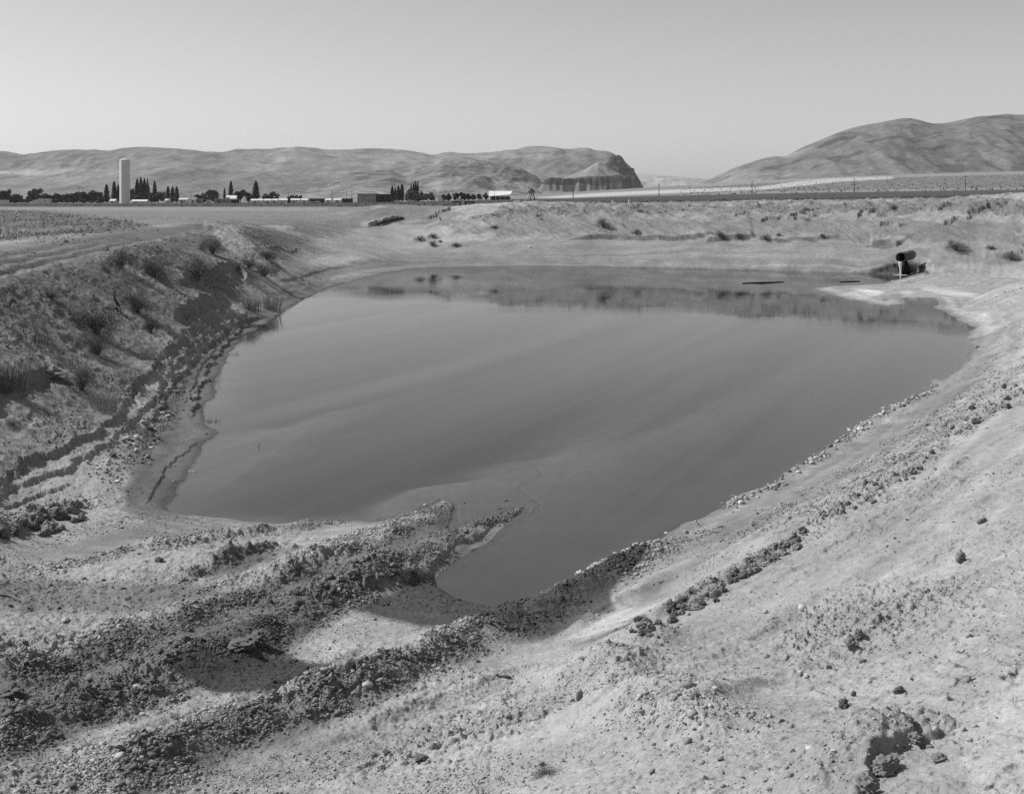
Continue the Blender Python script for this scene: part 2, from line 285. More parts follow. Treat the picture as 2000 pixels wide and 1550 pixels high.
paint([(1260,1230),(1580,1060),(1640,1120),(1500,1250),(1380,1330)], .36, a=.7, rgh=.4)
paint([(1500,1250),(1700,1120),(1900,1150),(2000,1300),(1900,1500),(1650,1450)], .41, a=.5, rgh=1.35, grv=.04)
paint([(1850,1420),(2000,1300),(2150,1450),(2100,1600),(1900,1570)], .5, a=.8, rgh=.6)
paint([(1450,1020),(1700,890),(1900,750),(2000,700),(2000,760),(1800,900),(1600,1010),(1500,1060)], .34, a=.6, rgh=.7, grv=.35)
paint(ell(1690,572,34,7), .62, a=1, soft=3, warp=6); paint(ell(1860,572,60,7,.15), .6, a=.95, soft=4, warp=6); paint(ell(1745,580,22,5,-.3), .25, a=.8, soft=3, warp=4); paint(ell(1770,571,14,4), .55, a=.8, soft=3, warp=4)
paint(ell(1960,590,60,26,.1), .36, a=.7, rgh=.9)
paint([(640,520),(900,470),(1300,462),(1700,470),(2000,480),(2000,520),(1780,520),(1300,505),(900,497),(740,515)], .265, a=.8, soft=8, rgh=.35)
paint([(560,440),(700,402),(880,402),(900,440),(760,432),(690,450),(600,470)], .19, a=.8, soft=8, rgh=1.0)
paint(ell(790,455,70,22,.1), .37, a=.9, soft=8, rgh=.08); paint(ell(1790,440,40,40), .42, a=.95, soft=14, rgh=.08); paint(ell(1790,475,55,12), .38, a=.8, soft=8, rgh=.08)
paint([(880,440),(1000,400),(1300,398),(1700,395),(2000,385),(2000,420),(1700,420),(1300,420),(1000,425)], .18, a=.9, rgh=2.4, soft=8)
paint([(880,450),(1000,425),(1300,425),(1700,425),(2000,430),(2000,475),(1700,470),(1300,462),(1000,460),(900,458)], .225, a=.9, rgh=.9, soft=8)
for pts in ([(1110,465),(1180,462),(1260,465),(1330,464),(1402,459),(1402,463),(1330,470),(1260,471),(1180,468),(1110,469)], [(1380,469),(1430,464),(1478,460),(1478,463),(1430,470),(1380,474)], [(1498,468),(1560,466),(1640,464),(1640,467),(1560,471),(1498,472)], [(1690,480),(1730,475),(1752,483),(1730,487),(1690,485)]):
    paint(pts, .11, a=.75, soft=1.5, warp=4)  # shade of the ledge steps painted into the ground tone
# far ground
far = D > 95
pale_grass = far | ((PXc < 640) & (PYc < 440) & (D > 58))
TONE[pale_grass] = .235
fld = (D > 128 + 10 * warpx) & (PYc < 404)
right_edge = np.clip((PXc - 1000) / 1000, 0, 1)
lim = np.where(PXc < 1050, 1050, 760) + 60 * warpx
fld_mask = fld & (D < lim) & (np.abs(U) < .46)
TONE[fld & (D < lim)] = .085
TONE[(D > lim)] = .24
bl = (PXc > 1350) & (D > 800)
TONE[bl] = np.where((D[bl] > 930) & (D[bl] < 1950), .2 + .05 * np.sign(gn(X[bl] / 9, D[bl] / 30, 77)), .3)
paint([(1040,386),(1150,378),(1250,373),(1400,367),(1480,365),(1560,354),(1620,349),(1740,345),(1745,349),(1640,355),(1500,370),(1400,374),(1250,380),(1100,387)], .55, soft=1.5, warp=1.5)
paint([(1400,375),(1700,371),(2000,366),(2000,369),(1700,374),(1400,378)], .3, soft=1.5, warp=1.)
# leafy crop at the left
crop_px = [(-500,430),(0,411),(100,412),(235,430),(330,447),(240,452),(140,458),(0,471),(-500,500)]
paint(crop_px, .17, a=.9, soft=3, warp=3)
paint([(0,405),(640,405),(640,412),(300,411),(0,411)], .32, a=.6, soft=2, warp=3)

# wetness close to the water and the silty bed
wet_edge = np.clip(1 - SD / .35, 0, 1) * (SD > 0) * sm(.10, .02, H)
TONE *= (1 - .45 * wet_edge).astype(np.float32); WET = np.maximum(WET, wet_edge * .6)

paint([(1680,540),(1735,518),(1800,518),(1815,534),(1760,541)], .07, a=.9, soft=4, warp=3)
TONE *= .77
# ------------------------------------------------------------------ relief at clod scale
rows = lambda dmax: slice(0, int(np.searchsorted(DR, dmax)) * NC)
fine = sm(-.3, .02, H) * np.clip(SD / .3, .12, 1) * RGH
fine = fine * (.5 + .7 * sm(-.3, .4, gn(X * .42, D * .42, 860) + .4 * gn(X * 1.3, D * 1.3, 861)))
s = rows(130)
ff = np.clip(fine[s], 0, 3)
H[s] += ff * (.045 * gn(X[s] / 2.3, D[s] / 2.3, 801) + .03 * gn(X[s] / .9, D[s] / .9, 802)) * sm(.0, .5, SD[s])
n3 = gn(X[s] / .34, D[s] / .34, 803); H[s] += ff * .024 * (.26 - np.abs(n3))
n4 = gn(X[s] / .15, D[s] / .15, 804); H[s] += ff * .016 * (.26 - np.abs(n4)) * (.5 + sm(-.2, .5, gn(X[s] / 1.1, D[s] / 1.1, 805)))
s = rows(40); n5 = gn(X[s] / .062, D[s] / .062, 806); H[s] += np.clip(fine[s], 0, 2) * .0085 * (.26 - np.abs(n5)) * (.5 + sm(-.2, .5, gn(X[s] / .6, D[s] / .6, 807)))
def lump(scale, seed, lo=.12, hi=.42): return sm(lo, hi, gn(X[s] / scale, D[s] / scale, seed))
s = rows(130); H[s] += np.clip(fine[s], 0, 3) * .03 * lump(.55, 850) * sm(.5, 1.2, RGH[s]) * sm(0, .5, SD[s])
s = rows(90); H[s] += np.clip(fine[s], 0, 2.5) * (.026 * lump(.2, 851, .2, .45) + .012 * lump(.1, 852))
s = rows(30); H[s] += np.clip(fine[s], 0, 2.2) * (.013 * lump(.055, 853, .15, .4) + .018 * lump(.09, 854, .3, .5))
s = rows(13); H[s] += np.clip(fine[s], .1, 2) * .0085 * lump(.03, 855, .15, .4)
s = rows(14); n6 = gn(X[s] / .027, D[s] / .027, 808); H[s] += np.clip(fine[s], .1, 1.6) * .0036 * n6
# rills and slumps on the far bank and the left bank
i = np.nonzero((D > 60) & (D < 100) & (PXc > 860) & (H0 > 1.5))[0]
H[i] += (.24 * (.24 - np.abs(gn(X[i] * .9 + D[i] * .55, D[i] * .22, 820))) + .13 * (.26 - np.abs(gn(X[i] * 2.6 + D[i] * 1.2, D[i] * .7, 821)))) * np.clip(RGH[i], .25, 1.6)
H[i] += .05 * (np.abs(gn(X[i] / .8, D[i] / .8, 822)) - .3) * sm(2.4, 3.2, H0[i])
i, m = region(LB, 10, 10)
H[i] += m * (.13 * (.3 - np.abs(gn(X[i] * .35 - D[i] * .35, D[i] * .6 + X[i] * .3, 830))) + .08 * (.3 - np.abs(gn(X[i] * 1.3, D[i] * 1.3, 831))) + .05 * (.3 - np.abs(gn(X[i] * 3.7, D[i] * 3.7, 832))))
i = np.nonzero((SD > 0) & (SD < 9))[0]; sq = SD[i] + .25 * gn(X[i] / 2.5, D[i] / 2.5, 840); wv_ = (gn(sq * 2.6, X[i] * .04, 841) + .6 * gn(sq * 7, X[i] * .08, 842)) * (1 - sm(3, 9, SD[i])) * sm(1.2, .4, RGH[i])
TONE[i] *= (1 + .22 * wv_).astype(np.float32); H[i] += .014 * wv_ * sm(.05, .4, SD[i])
under = SD < 0
TONE[under] = np.interp(-H[under], [0, .02, .06, .12, .3], [.24, .2, .15, .075, .035]).astype(np.float32); WET[under] = .6  # bed tone falls with depth: light lost in the water, put into colour
print('relief', time.time() - T0)

# ------------------------------------------------------------------ materials
def mat(name, base=.3, rough=.9, spec=.3, **kw):
    m = bpy.data.materials.new(name); m.use_nodes = True
    b = m.node_tree.nodes['Principled BSDF']
    b.inputs['Base Color'].default_value = (base, base, base, 1); b.inputs['Roughness'].default_value = rough
    b.inputs['Specular IOR Level'].default_value = spec
    return m
def mottled(name, base, var=.35, scale=3., rough=.9, bump=0., bscale=20., attr=None, detail=6, spec=.2, dist=.02, wet=False, rand=0., fines=None):
    """grey surface: base tone (or a mesh attribute) times layered noise, optional fine bump"""
    m = mat(name, base, rough, spec); nt = m.node_tree; N, L = nt.nodes, nt.links; b = N['Principled BSDF']
    tc = N.new('ShaderNodeTexCoord'); src = tc.outputs['Object']
    n1 = N.new('ShaderNodeTexNoise'); n1.inputs['Scale'].default_value = scale; n1.inputs['Detail'].default_value = detail; n1.inputs['Roughness'].default_value = .62
    L.new(src, n1.inputs['Vector'])
    mr = N.new('ShaderNodeMapRange'); mr.inputs['From Min'].default_value = .3; mr.inputs['From Max'].default_value = .7
    mr.inputs['To Min'].default_value = 1 - var; mr.inputs['To Max'].default_value = 1 + var; L.new(n1.outputs['Fac'], mr.inputs['Value'])
    mul = N.new('ShaderNodeMath'); mul.operation = 'MULTIPLY'; L.new(mr.outputs['Result'], mul.inputs[0])
    if attr:
        at = N.new('ShaderNodeAttribute'); at.attribute_name = attr; L.new(at.outputs['Fac'], mul.inputs[1])
    else:
        mul.inputs[1].default_value = base
    out = mul.outputs[0]
    for sc_, vr_, de_ in (fines or ()):
        n3_ = N.new('ShaderNodeTexNoise'); n3_.inputs['Scale'].default_value = sc_; n3_.inputs['Detail'].default_value = de_; n3_.inputs['Roughness'].default_value = .7; L.new(src, n3_.inputs['Vector'])
        r3_ = N.new('ShaderNodeMapRange'); r3_.inputs['From Min'].default_value = .32; r3_.inputs['From Max'].default_value = .68; r3_.inputs['To Min'].default_value = 1 - vr_; r3_.inputs['To Max'].default_value = 1 + vr_
        L.new(n3_.outputs['Fac'], r3_.inputs['Value']); m3_ = N.new('ShaderNodeMath'); m3_.operation = 'MULTIPLY'; L.new(out, m3_.inputs[0]); L.new(r3_.outputs['Result'], m3_.inputs[1]); out = m3_.outputs[0]
    if rand:
        oi = N.new('ShaderNodeObjectInfo'); r2 = N.new('ShaderNodeMapRange'); r2.inputs['To Min'].default_value = 1 - rand; r2.inputs['To Max'].default_value = 1 + rand
        L.new(oi.outputs['Random'], r2.inputs['Value']); m3 = N.new('ShaderNodeMath'); m3.operation = 'MULTIPLY'; L.new(out, m3.inputs[0]); L.new(r2.outputs['Result'], m3.inputs[1]); out = m3.outputs[0]
    cc = N.new('ShaderNodeCombineColor')
    for k in range(3): L.new(out, cc.inputs[k])
    L.new(cc.outputs['Color'], b.inputs['Base Color'])
    if wet:
        aw = N.new('ShaderNodeAttribute'); aw.attribute_name = 'wet'; wr = N.new('ShaderNodeMapRange'); wr.inputs['To Min'].default_value = .95; wr.inputs['To Max'].default_value = .45
        L.new(aw.outputs['Fac'], wr.inputs['Value']); L.new(wr.outputs['Result'], b.inputs['Roughness'])
    if bump:
        n2 = N.new('ShaderNodeTexNoise'); n2.inputs['Scale'].default_value = bscale; n2.inputs['Detail'].default_value = 5; n2.inputs['Roughness'].default_value = .7; L.new(src, n2.inputs['Vector'])
        bp = N.new('ShaderNodeBump'); bp.inputs['Strength'].default_value = bump; bp.inputs['Distance'].default_value = dist; L.new(n2.outputs['Fac'], bp.inputs['Height']); L.new(bp.outputs['Normal'], b.inputs['Normal'])
    return m
M = {}
M['earth'] = mottled('dry earth', .4, .2, .7, attr='tone', bump=.7, bscale=45, detail=8, wet=True, dist=.02, fines=((6, .16, 6), (55, .18, 4)))
M['stone'] = mottled('river stone', .34, .25, 9, .85, bump=.25, bscale=25, rand=.3)
M['pale_stone'] = mottled('pale stone', .46, .15, 9, .8, bump=.2, bscale=25)
M['dark_stone'] = mottled('dark stone', .12, .3, 9, .85, bump=.3, bscale=25)
M['clod'] = mottled('dried earth clod', .33, .25, 14, .95, bump=.7, bscale=40)
M['dark_clod'] = mottled('damp earth clod', .19, .3, 14, .9, bump=.7, bscale=40)
M['gravel'] = mottled('gravel', .3, .2, 30, .9, attr='tone')
M['twig'] = mottled('dry twig', .16, .3, 20, .9, attr=None)
M['foliage'] = mottled('dusty shrub leaves', .1, .4, 6, .85, attr=None)
M['reed'] = mottled('reed blades', .14, .4, 6, .7)
M['straw'] = mottled('dry grass', .3, .3, 6, .85)
M['crop'] = mottled('crop leaves', .3, .4, 2, .6)
M['field_leaf'] = mottled('field crop leaves', .12, .5, .5, .8)
M['poplar'] = mottled('dark poplar leaves', .045, .4, .4, .8)
M['leaf'] = mottled('tree leaves', .075, .4, .4, .8)
M['pale_leaf'] = mottled('pale tree leaves', .12, .4, .4, .8)
M['bark'] = mottled('bark', .1, .3, 3, .9)
M['white'] = mottled('white painted metal', .7, .06, .5, .55, spec=.4)
M['cream'] = mottled('off white siding', .7, .1, 1, .7)
M['grey_siding'] = mottled('grey siding', .26, .1, 1, .7)
M['dark_wall'] = mottled('dark siding', .035, .2, 1, .8)
M['window'] = mat('window glass', .03, .15, .5)
M['roof'] = mottled('weathered roof', .22, .2, 1, .8)
M['shingle'] = mottled('dark shingles', .06, .4, 5, .9)
M['concrete'] = mottled('concrete', .5, .15, 3, .9)
M['pole'] = mottled('weathered pole wood', .07, .2, 2, .9)
M['steel'] = mottled('rusty pipe steel', .085, .45, 4, .55, bump=.15, bscale=30, spec=.5)
M['rim'] = mottled('dark pipe rim', .012, .3, 6, .7)
M['rust'] = mottled('old dark iron', .05, .4, 4, .8)
M['wood'] = mottled('weathered boards', .2, .3, 4, .9)
M['tyre'] = mat('rubber', .03, .8)
# water: Fresnel reflection over a silty, slightly see-through body
m = bpy.data.materials.new('pond water'); m.use_nodes = True; nt = m.node_tree; N, L = nt.nodes, nt.links; N.remove(N['Principled BSDF'])
tc = N.new('ShaderNodeTexCoord'); mp = N.new('ShaderNodeMapping'); mp.inputs['Scale'].default_value = (1., 2.2, 1.); mp.inputs['Rotation'].default_value = (0, 0, .4); L.new(tc.outputs['Object'], mp.inputs['Vector'])
nz = N.new('ShaderNodeTexNoise'); nz.inputs['Scale'].default_value = 7.; nz.inputs['Detail'].default_value = 3; L.new(mp.outputs['Vector'], nz.inputs['Vector'])
nz2 = N.new('ShaderNodeTexNoise'); nz2.inputs['Scale'].default_value = .16; nz2.inputs['Detail'].default_value = 3; L.new(mp.outputs['Vector'], nz2.inputs['Vector'])
rp = N.new('ShaderNodeMapRange'); rp.inputs['From Min'].default_value = .35; rp.inputs['From Max'].default_value = .65; rp.inputs['To Min'].default_value = .03; rp.inputs['To Max'].default_value = .2; L.new(nz2.outputs['Fac'], rp.inputs['Value'])
bp = N.new('ShaderNodeBump'); bp.inputs['Distance'].default_value = .004; L.new(rp.outputs['Result'], bp.inputs['Strength']); L.new(nz.outputs['Fac'], bp.inputs['Height'])
gl = N.new('ShaderNodeBsdfGlossy'); gl.inputs['Roughness'].default_value = .025; gl.inputs['Color'].default_value = (.85, .85, .85, 1); L.new(bp.outputs['Normal'], gl.inputs['Normal'])
tr = N.new('ShaderNodeBsdfTransparent'); tr.inputs['Color'].default_value = (.8, .8, .8, 1)
df = N.new('ShaderNodeBsdfDiffuse'); df.inputs['Color'].default_value = (.08, .08, .08, 1)
mx0 = N.new('ShaderNodeMixShader'); mx0.inputs[0].default_value = .2; mp3 = N.new('ShaderNodeMapping'); mp3.vector_type = 'TEXTURE'; mp3.inputs['Rotation'].default_value = (0, 0, math.radians(-24)); mp3.inputs['Scale'].default_value = (2.3, 42, 1); L.new(tc.outputs['Object'], mp3.inputs['Vector']); nz3 = N.new('ShaderNodeTexNoise'); nz3.inputs['Scale'].default_value = 1.; nz3.inputs['Detail'].default_value = 4; nz3.inputs['Distortion'].default_value = .6; L.new(mp3.outputs['Vector'], nz3.inputs['Vector']); r3 = N.new('ShaderNodeMapRange'); r3.inputs['From Min'].default_value = .44; r3.inputs['From Max'].default_value = .66; r3.inputs['To Min'].default_value = .03; r3.inputs['To Max'].default_value = .62; L.new(nz3.outputs['Fac'], r3.inputs['Value']); L.new(r3.outputs['Result'], mx0.inputs[0]); L.new(tr.outputs[0], mx0.inputs[1]); L.new(df.outputs[0], mx0.inputs[2])
fr = N.new('ShaderNodeFresnel'); fr.inputs['IOR'].default_value = 1.33; L.new(bp.outputs['Normal'], fr.inputs['Normal'])
mx = N.new('ShaderNodeMixShader'); L.new(fr.outputs[0], mx.inputs[0]); L.new(mx0.outputs[0], mx.inputs[1]); L.new(gl.outputs[0], mx.inputs[2]); L.new(mx.outputs[0], N['Material Output'].inputs['Surface'])
M['water'] = m
m = mat('falling water', .55, .2, .5); M['stream'] = m

# ------------------------------------------------------------------ mesh helpers
def mesh_np(name, verts, faces, material, smooth=True, attrs=None):
    """faces: (n,k) int array, one polygon size"""
    me = bpy.data.meshes.new(name); v = np.ascontiguousarray(verts, np.float32); f = np.ascontiguousarray(faces, np.int32)
    me.vertices.add(len(v)); me.vertices.foreach_set('co', v.ravel())
    k = f.shape[1]; me.loops.add(f.size); me.loops.foreach_set('vertex_index', f.ravel())
    me.polygons.add(len(f)); me.polygons.foreach_set('loop_start', np.arange(0, f.size, k, dtype=np.int32)); me.polygons.foreach_set('loop_total', np.full(len(f), k, np.int32))
    if smooth: me.polygons.foreach_set('use_smooth', np.ones(len(f), bool))
    for nm, arr in (attrs or {}).items():
        a = me.attributes.new(nm, 'FLOAT', 'POINT'); a.data.foreach_set('value', np.ascontiguousarray(arr, np.float32))
    me.update(calc_edges=True); me.materials.append(material)
    return me
def link(name, me, parent=None, loc=(0, 0, 0), rz=0.):
    o = bpy.data.objects.new(name, me); COL.objects.link(o); o.location = loc; o.rotation_euler = (0, 0, rz)
    if parent is not None: o.parent = parent
    return o
def tag(o, label=None, cat=None, group=None, kind=None):
    for k, v in (('label', label), ('category', cat), ('group', group), ('kind', kind)):
        if v: o[k] = v
    return o
def empty(name, loc, label, cat, group=None, rz=0.):
    o = link(name, None, None, loc, rz); o.empty_display_size = .2; return tag(o, label, cat, group)
class MB:
    def __init__(s): s.v, s.f = [], []
    def add(s, vs, fs):
        k = len(s.v); s.v += [tuple(map(float, p)) for p in vs]; s.f += [tuple(k + i for i in f) for f in fs]; return s
    def box(s, c, d, rz=0., tilt=None):
        c = np.array(c, float); d = np.array(d, float) / 2; co, si = math.cos(rz), math.sin(rz); vs = []
        for x, y, z in [(-1,-1,-1),(1,-1,-1),(1,1,-1),(-1,1,-1),(-1,-1,1),(1,-1,1),(1,1,1),(-1,1,1)]:
            q = np.array([x, y, z]) * d; vs.append(c + [q[0] * co - q[1] * si, q[0] * si + q[1] * co, q[2]])
        return s.add(vs, [(0,3,2,1),(4,5,6,7),(0,1,5,4),(1,2,6,5),(2,3,7,6),(3,0,4,7)])
    def tube(s, pts, rad, n=8, caps=True):
        pts = [np.array(p, float) for p in pts]; rad = rad if hasattr(rad, '__len__') else [rad] * len(pts); vs, fs = [], []
        for i, p in enumerate(pts):
            t = pts[min(i + 1, len(pts) - 1)] - pts[max(i - 1, 0)]; t /= np.linalg.norm(t) + 1e-9
            a = np.cross(t, (0, 0, 1) if abs(t[2]) < .9 else (1, 0, 0)); a /= np.linalg.norm(a); b = np.cross(t, a)
            vs += [p + rad[i] * (math.cos(q) * a + math.sin(q) * b) for q in np.arange(n) / n * 2 * np.pi]
        for i in range(len(pts) - 1):
            for j in range(n):
                fs.append((i * n + j, i * n + (j + 1) % n, (i + 1) * n + (j + 1) % n, (i + 1) * n + j))
        if caps: fs += [tuple(range(n))[::-1], tuple(range((len(pts) - 1) * n, len(pts) * n))]
        return s.add(vs, [f[::-1] for f in fs])
    def lathe(s, prof, n=24, c=(0, 0, 0)):
        vs = [(c[0] + r * math.cos(q), c[1] + r * math.sin(q), c[2] + z) for r, z in prof for q in np.arange(n) / n * 2 * np.pi]; fs = []
        for i in range(len(prof) - 1):
            for j in range(n): fs.append((i * n + j, i * n + (j + 1) % n, (i + 1) * n + (j + 1) % n, (i + 1) * n + j))
        return s.add(vs, fs)
    def mesh(s, name, material, smooth=False):
        me = bpy.data.meshes.new(name); me.from_pydata(s.v, [], s.f)
        if smooth: me.polygons.foreach_set('use_smooth', np.ones(len(s.f), bool))
        me.update(); me.materials.append(material); return me
    def part(s, name, material, parent=None, smooth=False, loc=(0, 0, 0)):
        return link(name, s.mesh(name, material, smooth), parent, loc)

# ------------------------------------------------------------------ ground and water
q = (np.arange(NR - 1)[:, None] * NC + np.arange(NC - 1)[None, :]).ravel()
quads = np.stack([q, q + 1, q + NC + 1, q + NC], 1)
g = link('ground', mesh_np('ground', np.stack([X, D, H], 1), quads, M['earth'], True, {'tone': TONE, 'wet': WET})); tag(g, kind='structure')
import mathutils
from mathutils.geometry import tessellate_polygon
hull_px = [(250,1010),(300,940),(360,800),(395,700),(520,590),(640,540),(760,512),(1000,505),(1300,508),(1700,520),(1830,525),(1935,600),(1940,660),(1900,760),(1780,810),(1500,985),(1300,1085),(1100,1200),(950,1215),(800,1170),(850,1060),(760,1040),(500,1040),(330,1025)]
hull = [P(a, b, 0) for a, b in hull_px]
tri = tessellate_polygon([[mathutils.Vector(p) for p in hull]])
wm = bpy.data.meshes.new('water'); wm.from_pydata([(p[0], p[1], 0) for p in hull], [], [tuple(t) for t in tri]); wm.update(); wm.materials.append(M['water'])
for p_ in wm.polygons:
    if p_.normal.z < 0: p_.flip()
tag(link('water', wm), kind='structure')
print('ground', time.time() - T0)
# ------------------------------------------------------------------ loose gravel (stuff): small angular stones set into the ground
t = (1 + 5 ** .5) / 2
ICO_V = np.array([(-1,t,0),(1,t,0),(-1,-t,0),(1,-t,0),(0,-1,t),(0,1,t),(0,-1,-t),(0,1,-t),(t,0,-1),(t,0,1),(-t,0,-1),(-t,0,1)]) / math.sqrt(1 + t * t)
ICO_F = np.array([(0,11,5),(0,5,1),(0,1,7),(0,7,10),(0,10,11),(1,5,9),(5,11,4),(11,10,2),(10,7,6),(7,1,8),(3,9,4),(3,4,2),(3,2,6),(3,6,8),(3,8,9),(4,9,5),(2,4,11),(6,2,10),(8,6,7),(9,8,1)])
def scatter(nst, weight, size, tone, sunk=.25, smax=.026, jit=.34):
    """centres, sizes and tones of nst stones spread over the ground by weight per square metre"""
    dd = np.gradient(DR); du = np.gradient(US)
    w = weight * np.repeat(dd, NC) * (np.tile(du, NR) * D); cs = np.cumsum(w); k = np.searchsorted(cs, rng.random(nst) * cs[-1]); k = np.clip(k, 0, len(w) - 1)
    i, j = k // NC, k % NC
    y = DR[i] + (rng.random(nst) - .5) * dd[i]; x = (US[j] + (rng.random(nst) - .5) * du[j]) * y
    r = np.minimum(size(nst, y), smax * np.maximum(1, y / 16))
    z = H[k] + r * (.5 - sunk)
    c = np.stack([x, y, z], 1)
    protos = np.stack([ICO_V * (1 + jit * rng.standard_normal((12, 1))) for _ in range(12)])
    pv = protos[rng.integers(0, 12, nst)] * np.stack([1 + .5 * rng.random(nst), .7 + .5 * rng.random(nst), .45 + .4 * rng.random(nst)], 1)[:, None, :]
    an = rng.random(nst) * 6.283; ca_, sa_ = np.cos(an)[:, None], np.sin(an)[:, None]
    tx = (rng.random(nst) - .5)[:, None] * .9
    v = np.stack([pv[..., 0] * ca_ - pv[..., 1] * sa_, pv[..., 0] * sa_ + pv[..., 1] * ca_, pv[..., 2] + tx * pv[..., 0]], -1) * r[:, None, None] + c[:, None, :]
    f = ICO_F[None] + (np.arange(nst) * 12)[:, None, None]
    tn = np.repeat(tone(nst, k), 12)
    return v.reshape(-1, 3), f.reshape(-1, 3), tn
lod = np.clip(10 / D, 0, 1.6) ** 2 * (D < 45) * (D > 2.2) * (np.abs(U) < .62)
dry = SD > .02
G1 = scatter(140000, np.clip(GRV, 0, 1.2) ** 1.3 * (.08 + sm(-.3, .5, gn(X * 1.7, D * 1.7, 900) + .5 * gn(X * 5, D * 5, 901))) * lod * np.where(dry, 1, .12), lambda n_, y: np.exp(rng.normal(math.log(.0046), .52, n_)) * np.maximum(1, (y / 10) ** .7),
             lambda n_, k: np.clip(TONE[k] * .85 * np.exp(rng.normal(0, .3, n_)) + .01, .04, .42))
spw = (.12 + np.clip(RGH - .12, 0, 1.4)) * sm(-.1, .6, gn(X * .8, D * .8, 910) + .25) * (.15 + sm(-.25, .45, gn(X * .33, D * .33, 911))) * lod * np.where(dry & (SD > .25), 1, 0)
G2 = scatter(85000, spw, lambda n_, y: np.exp(rng.normal(math.log(.0034), .52, n_)) * np.maximum(1, (y / 8) ** .8), lambda n_, k: np.clip(TONE[k] * .82 * np.exp(rng.normal(0, .22, n_)), .05, .45), sunk=.3)
shw = np.exp(-((SD - .08) / .1) ** 2) * (U > .0) * sm(9.3, 9.6, D) * (D < 27) * (X > .4 + .02 * D)
G3 = scatter(1000, shw * sm(-.3, .4, gn(X * 1.1, D * 1.1, 920)) * np.clip(14 / D, 0, 2), lambda n_, y: np.exp(rng.normal(math.log(.02), .45, n_)), lambda n_, k: np.clip(.28 * np.exp(rng.normal(0, .35, n_)), .08, .6), smax=.04, jit=.18)
i_, m_ = region([(160,930),(240,845),(300,780),(350,740),(360,790),(320,840),(290,900),(220,950)], 10, 14)
lw = np.zeros(X.shape, np.float32); lw[i_] = m_
G4 = scatter(1500, lw * np.where(dry, 1, 0), lambda n_, y: np.exp(rng.normal(math.log(.011), .5, n_)), lambda n_, k: np.clip(.2 * np.exp(rng.normal(0, .45, n_)), .06, .7), smax=.05)
vv, ff_, tt_, o_ = [], [], [], 0
for v_, f_, t_ in (G1, G2, G3, G4):
    vv.append(v_); ff_.append(f_ + o_); tt_.append(t_); o_ += len(v_)
tag(link('gravel', mesh_np('gravel', np.concatenate(vv), np.concatenate(ff_), M['gravel'], False, {'tone': np.concatenate(tt_)})), kind='stuff')
print('gravel', time.time() - T0)

# ------------------------------------------------------------------ single stones and clods one can tell apart
import bmesh
def rock_mesh(name, material, seed, sub=3, rough=.25, angular=.0):
    r = np.random.default_rng(seed); bm = bmesh.new(); bmesh.ops.create_icosphere(bm, subdivisions=sub, radius=1)
    pl = [(lambda q: q / np.linalg.norm(q))(r.standard_normal(3)) for _ in range(9)]; off = r.uniform(.55, .95, 9)
    o = r.random(3) * 50
    for v in bm.verts:
        p = np.array(v.co); 
        for q_, d_ in zip(pl, off):
            e = p @ q_ - d_
            if e > 0: p = p - q_ * e * angular
        s_ = 1 + rough * (float(gn(np.array([p[0] * 1.3 + o[0]]), np.array([p[1] * 1.3 + p[2] * 2.1 + o[1]]), seed)[0]) + .5 * float(gn(np.array([p[0] * 3.1 + o[2]]), np.array([p[1] * 3.1 - p[2] * 3.7 + o[0]]), seed + 1)[0]) + (.35 * abs(float(gn(np.array([p[0] * 7 + p[2] * 5 + o[2]]), np.array([p[1] * 7 + p[2] * 6]), seed + 2)[0])) + .22 * float(gn(np.array([p[0] * 15 + p[2] * 11 + o[2]]), np.array([p[1] * 15 + p[2] * 13]), seed + 3)[0]) if sub > 3 else 0))
        v.co = tuple(p * s_)
    me = bpy.data.meshes.new(name); bm.to_mesh(me); bm.free(); me.polygons.foreach_set('use_smooth', np.ones(len(me.polygons), bool)); me.materials.append(material); return me
def place(name, me, px, py, w, h, label, cat, group=None, depth=None, sink=.2, rz=0.):
    """w, h: size in photo pixels; set where the ground shows at (px, py)"""
    x, d, z = hit(px, py); k = d / F; o = link(name, me, None, (x, d, z + h * k * (.5 - sink)), rz)
    o.scale = (w * k / 2, (depth or w * .8) * k / 2, h * k / 2); return tag(o, label, cat, group)
SM = [rock_mesh('stone', M['stone'], 40 + k, 3, .18, .7) for k in range(4)]
PM = [rock_mesh('stone', M['pale_stone'], 50 + k, 3, .14, .6) for k in range(3)]
DM = [rock_mesh('stone', M['dark_stone'], 60 + k, 3, .22, .8) for k in range(3)]
CM = [rock_mesh('dirt_clod', M['clod'], 70 + k, 5, .55, .6) for k in range(4)]
CD = [rock_mesh('dirt_clod', M['dark_clod'], 80 + k, 5, .55, .6) for k in range(3)]
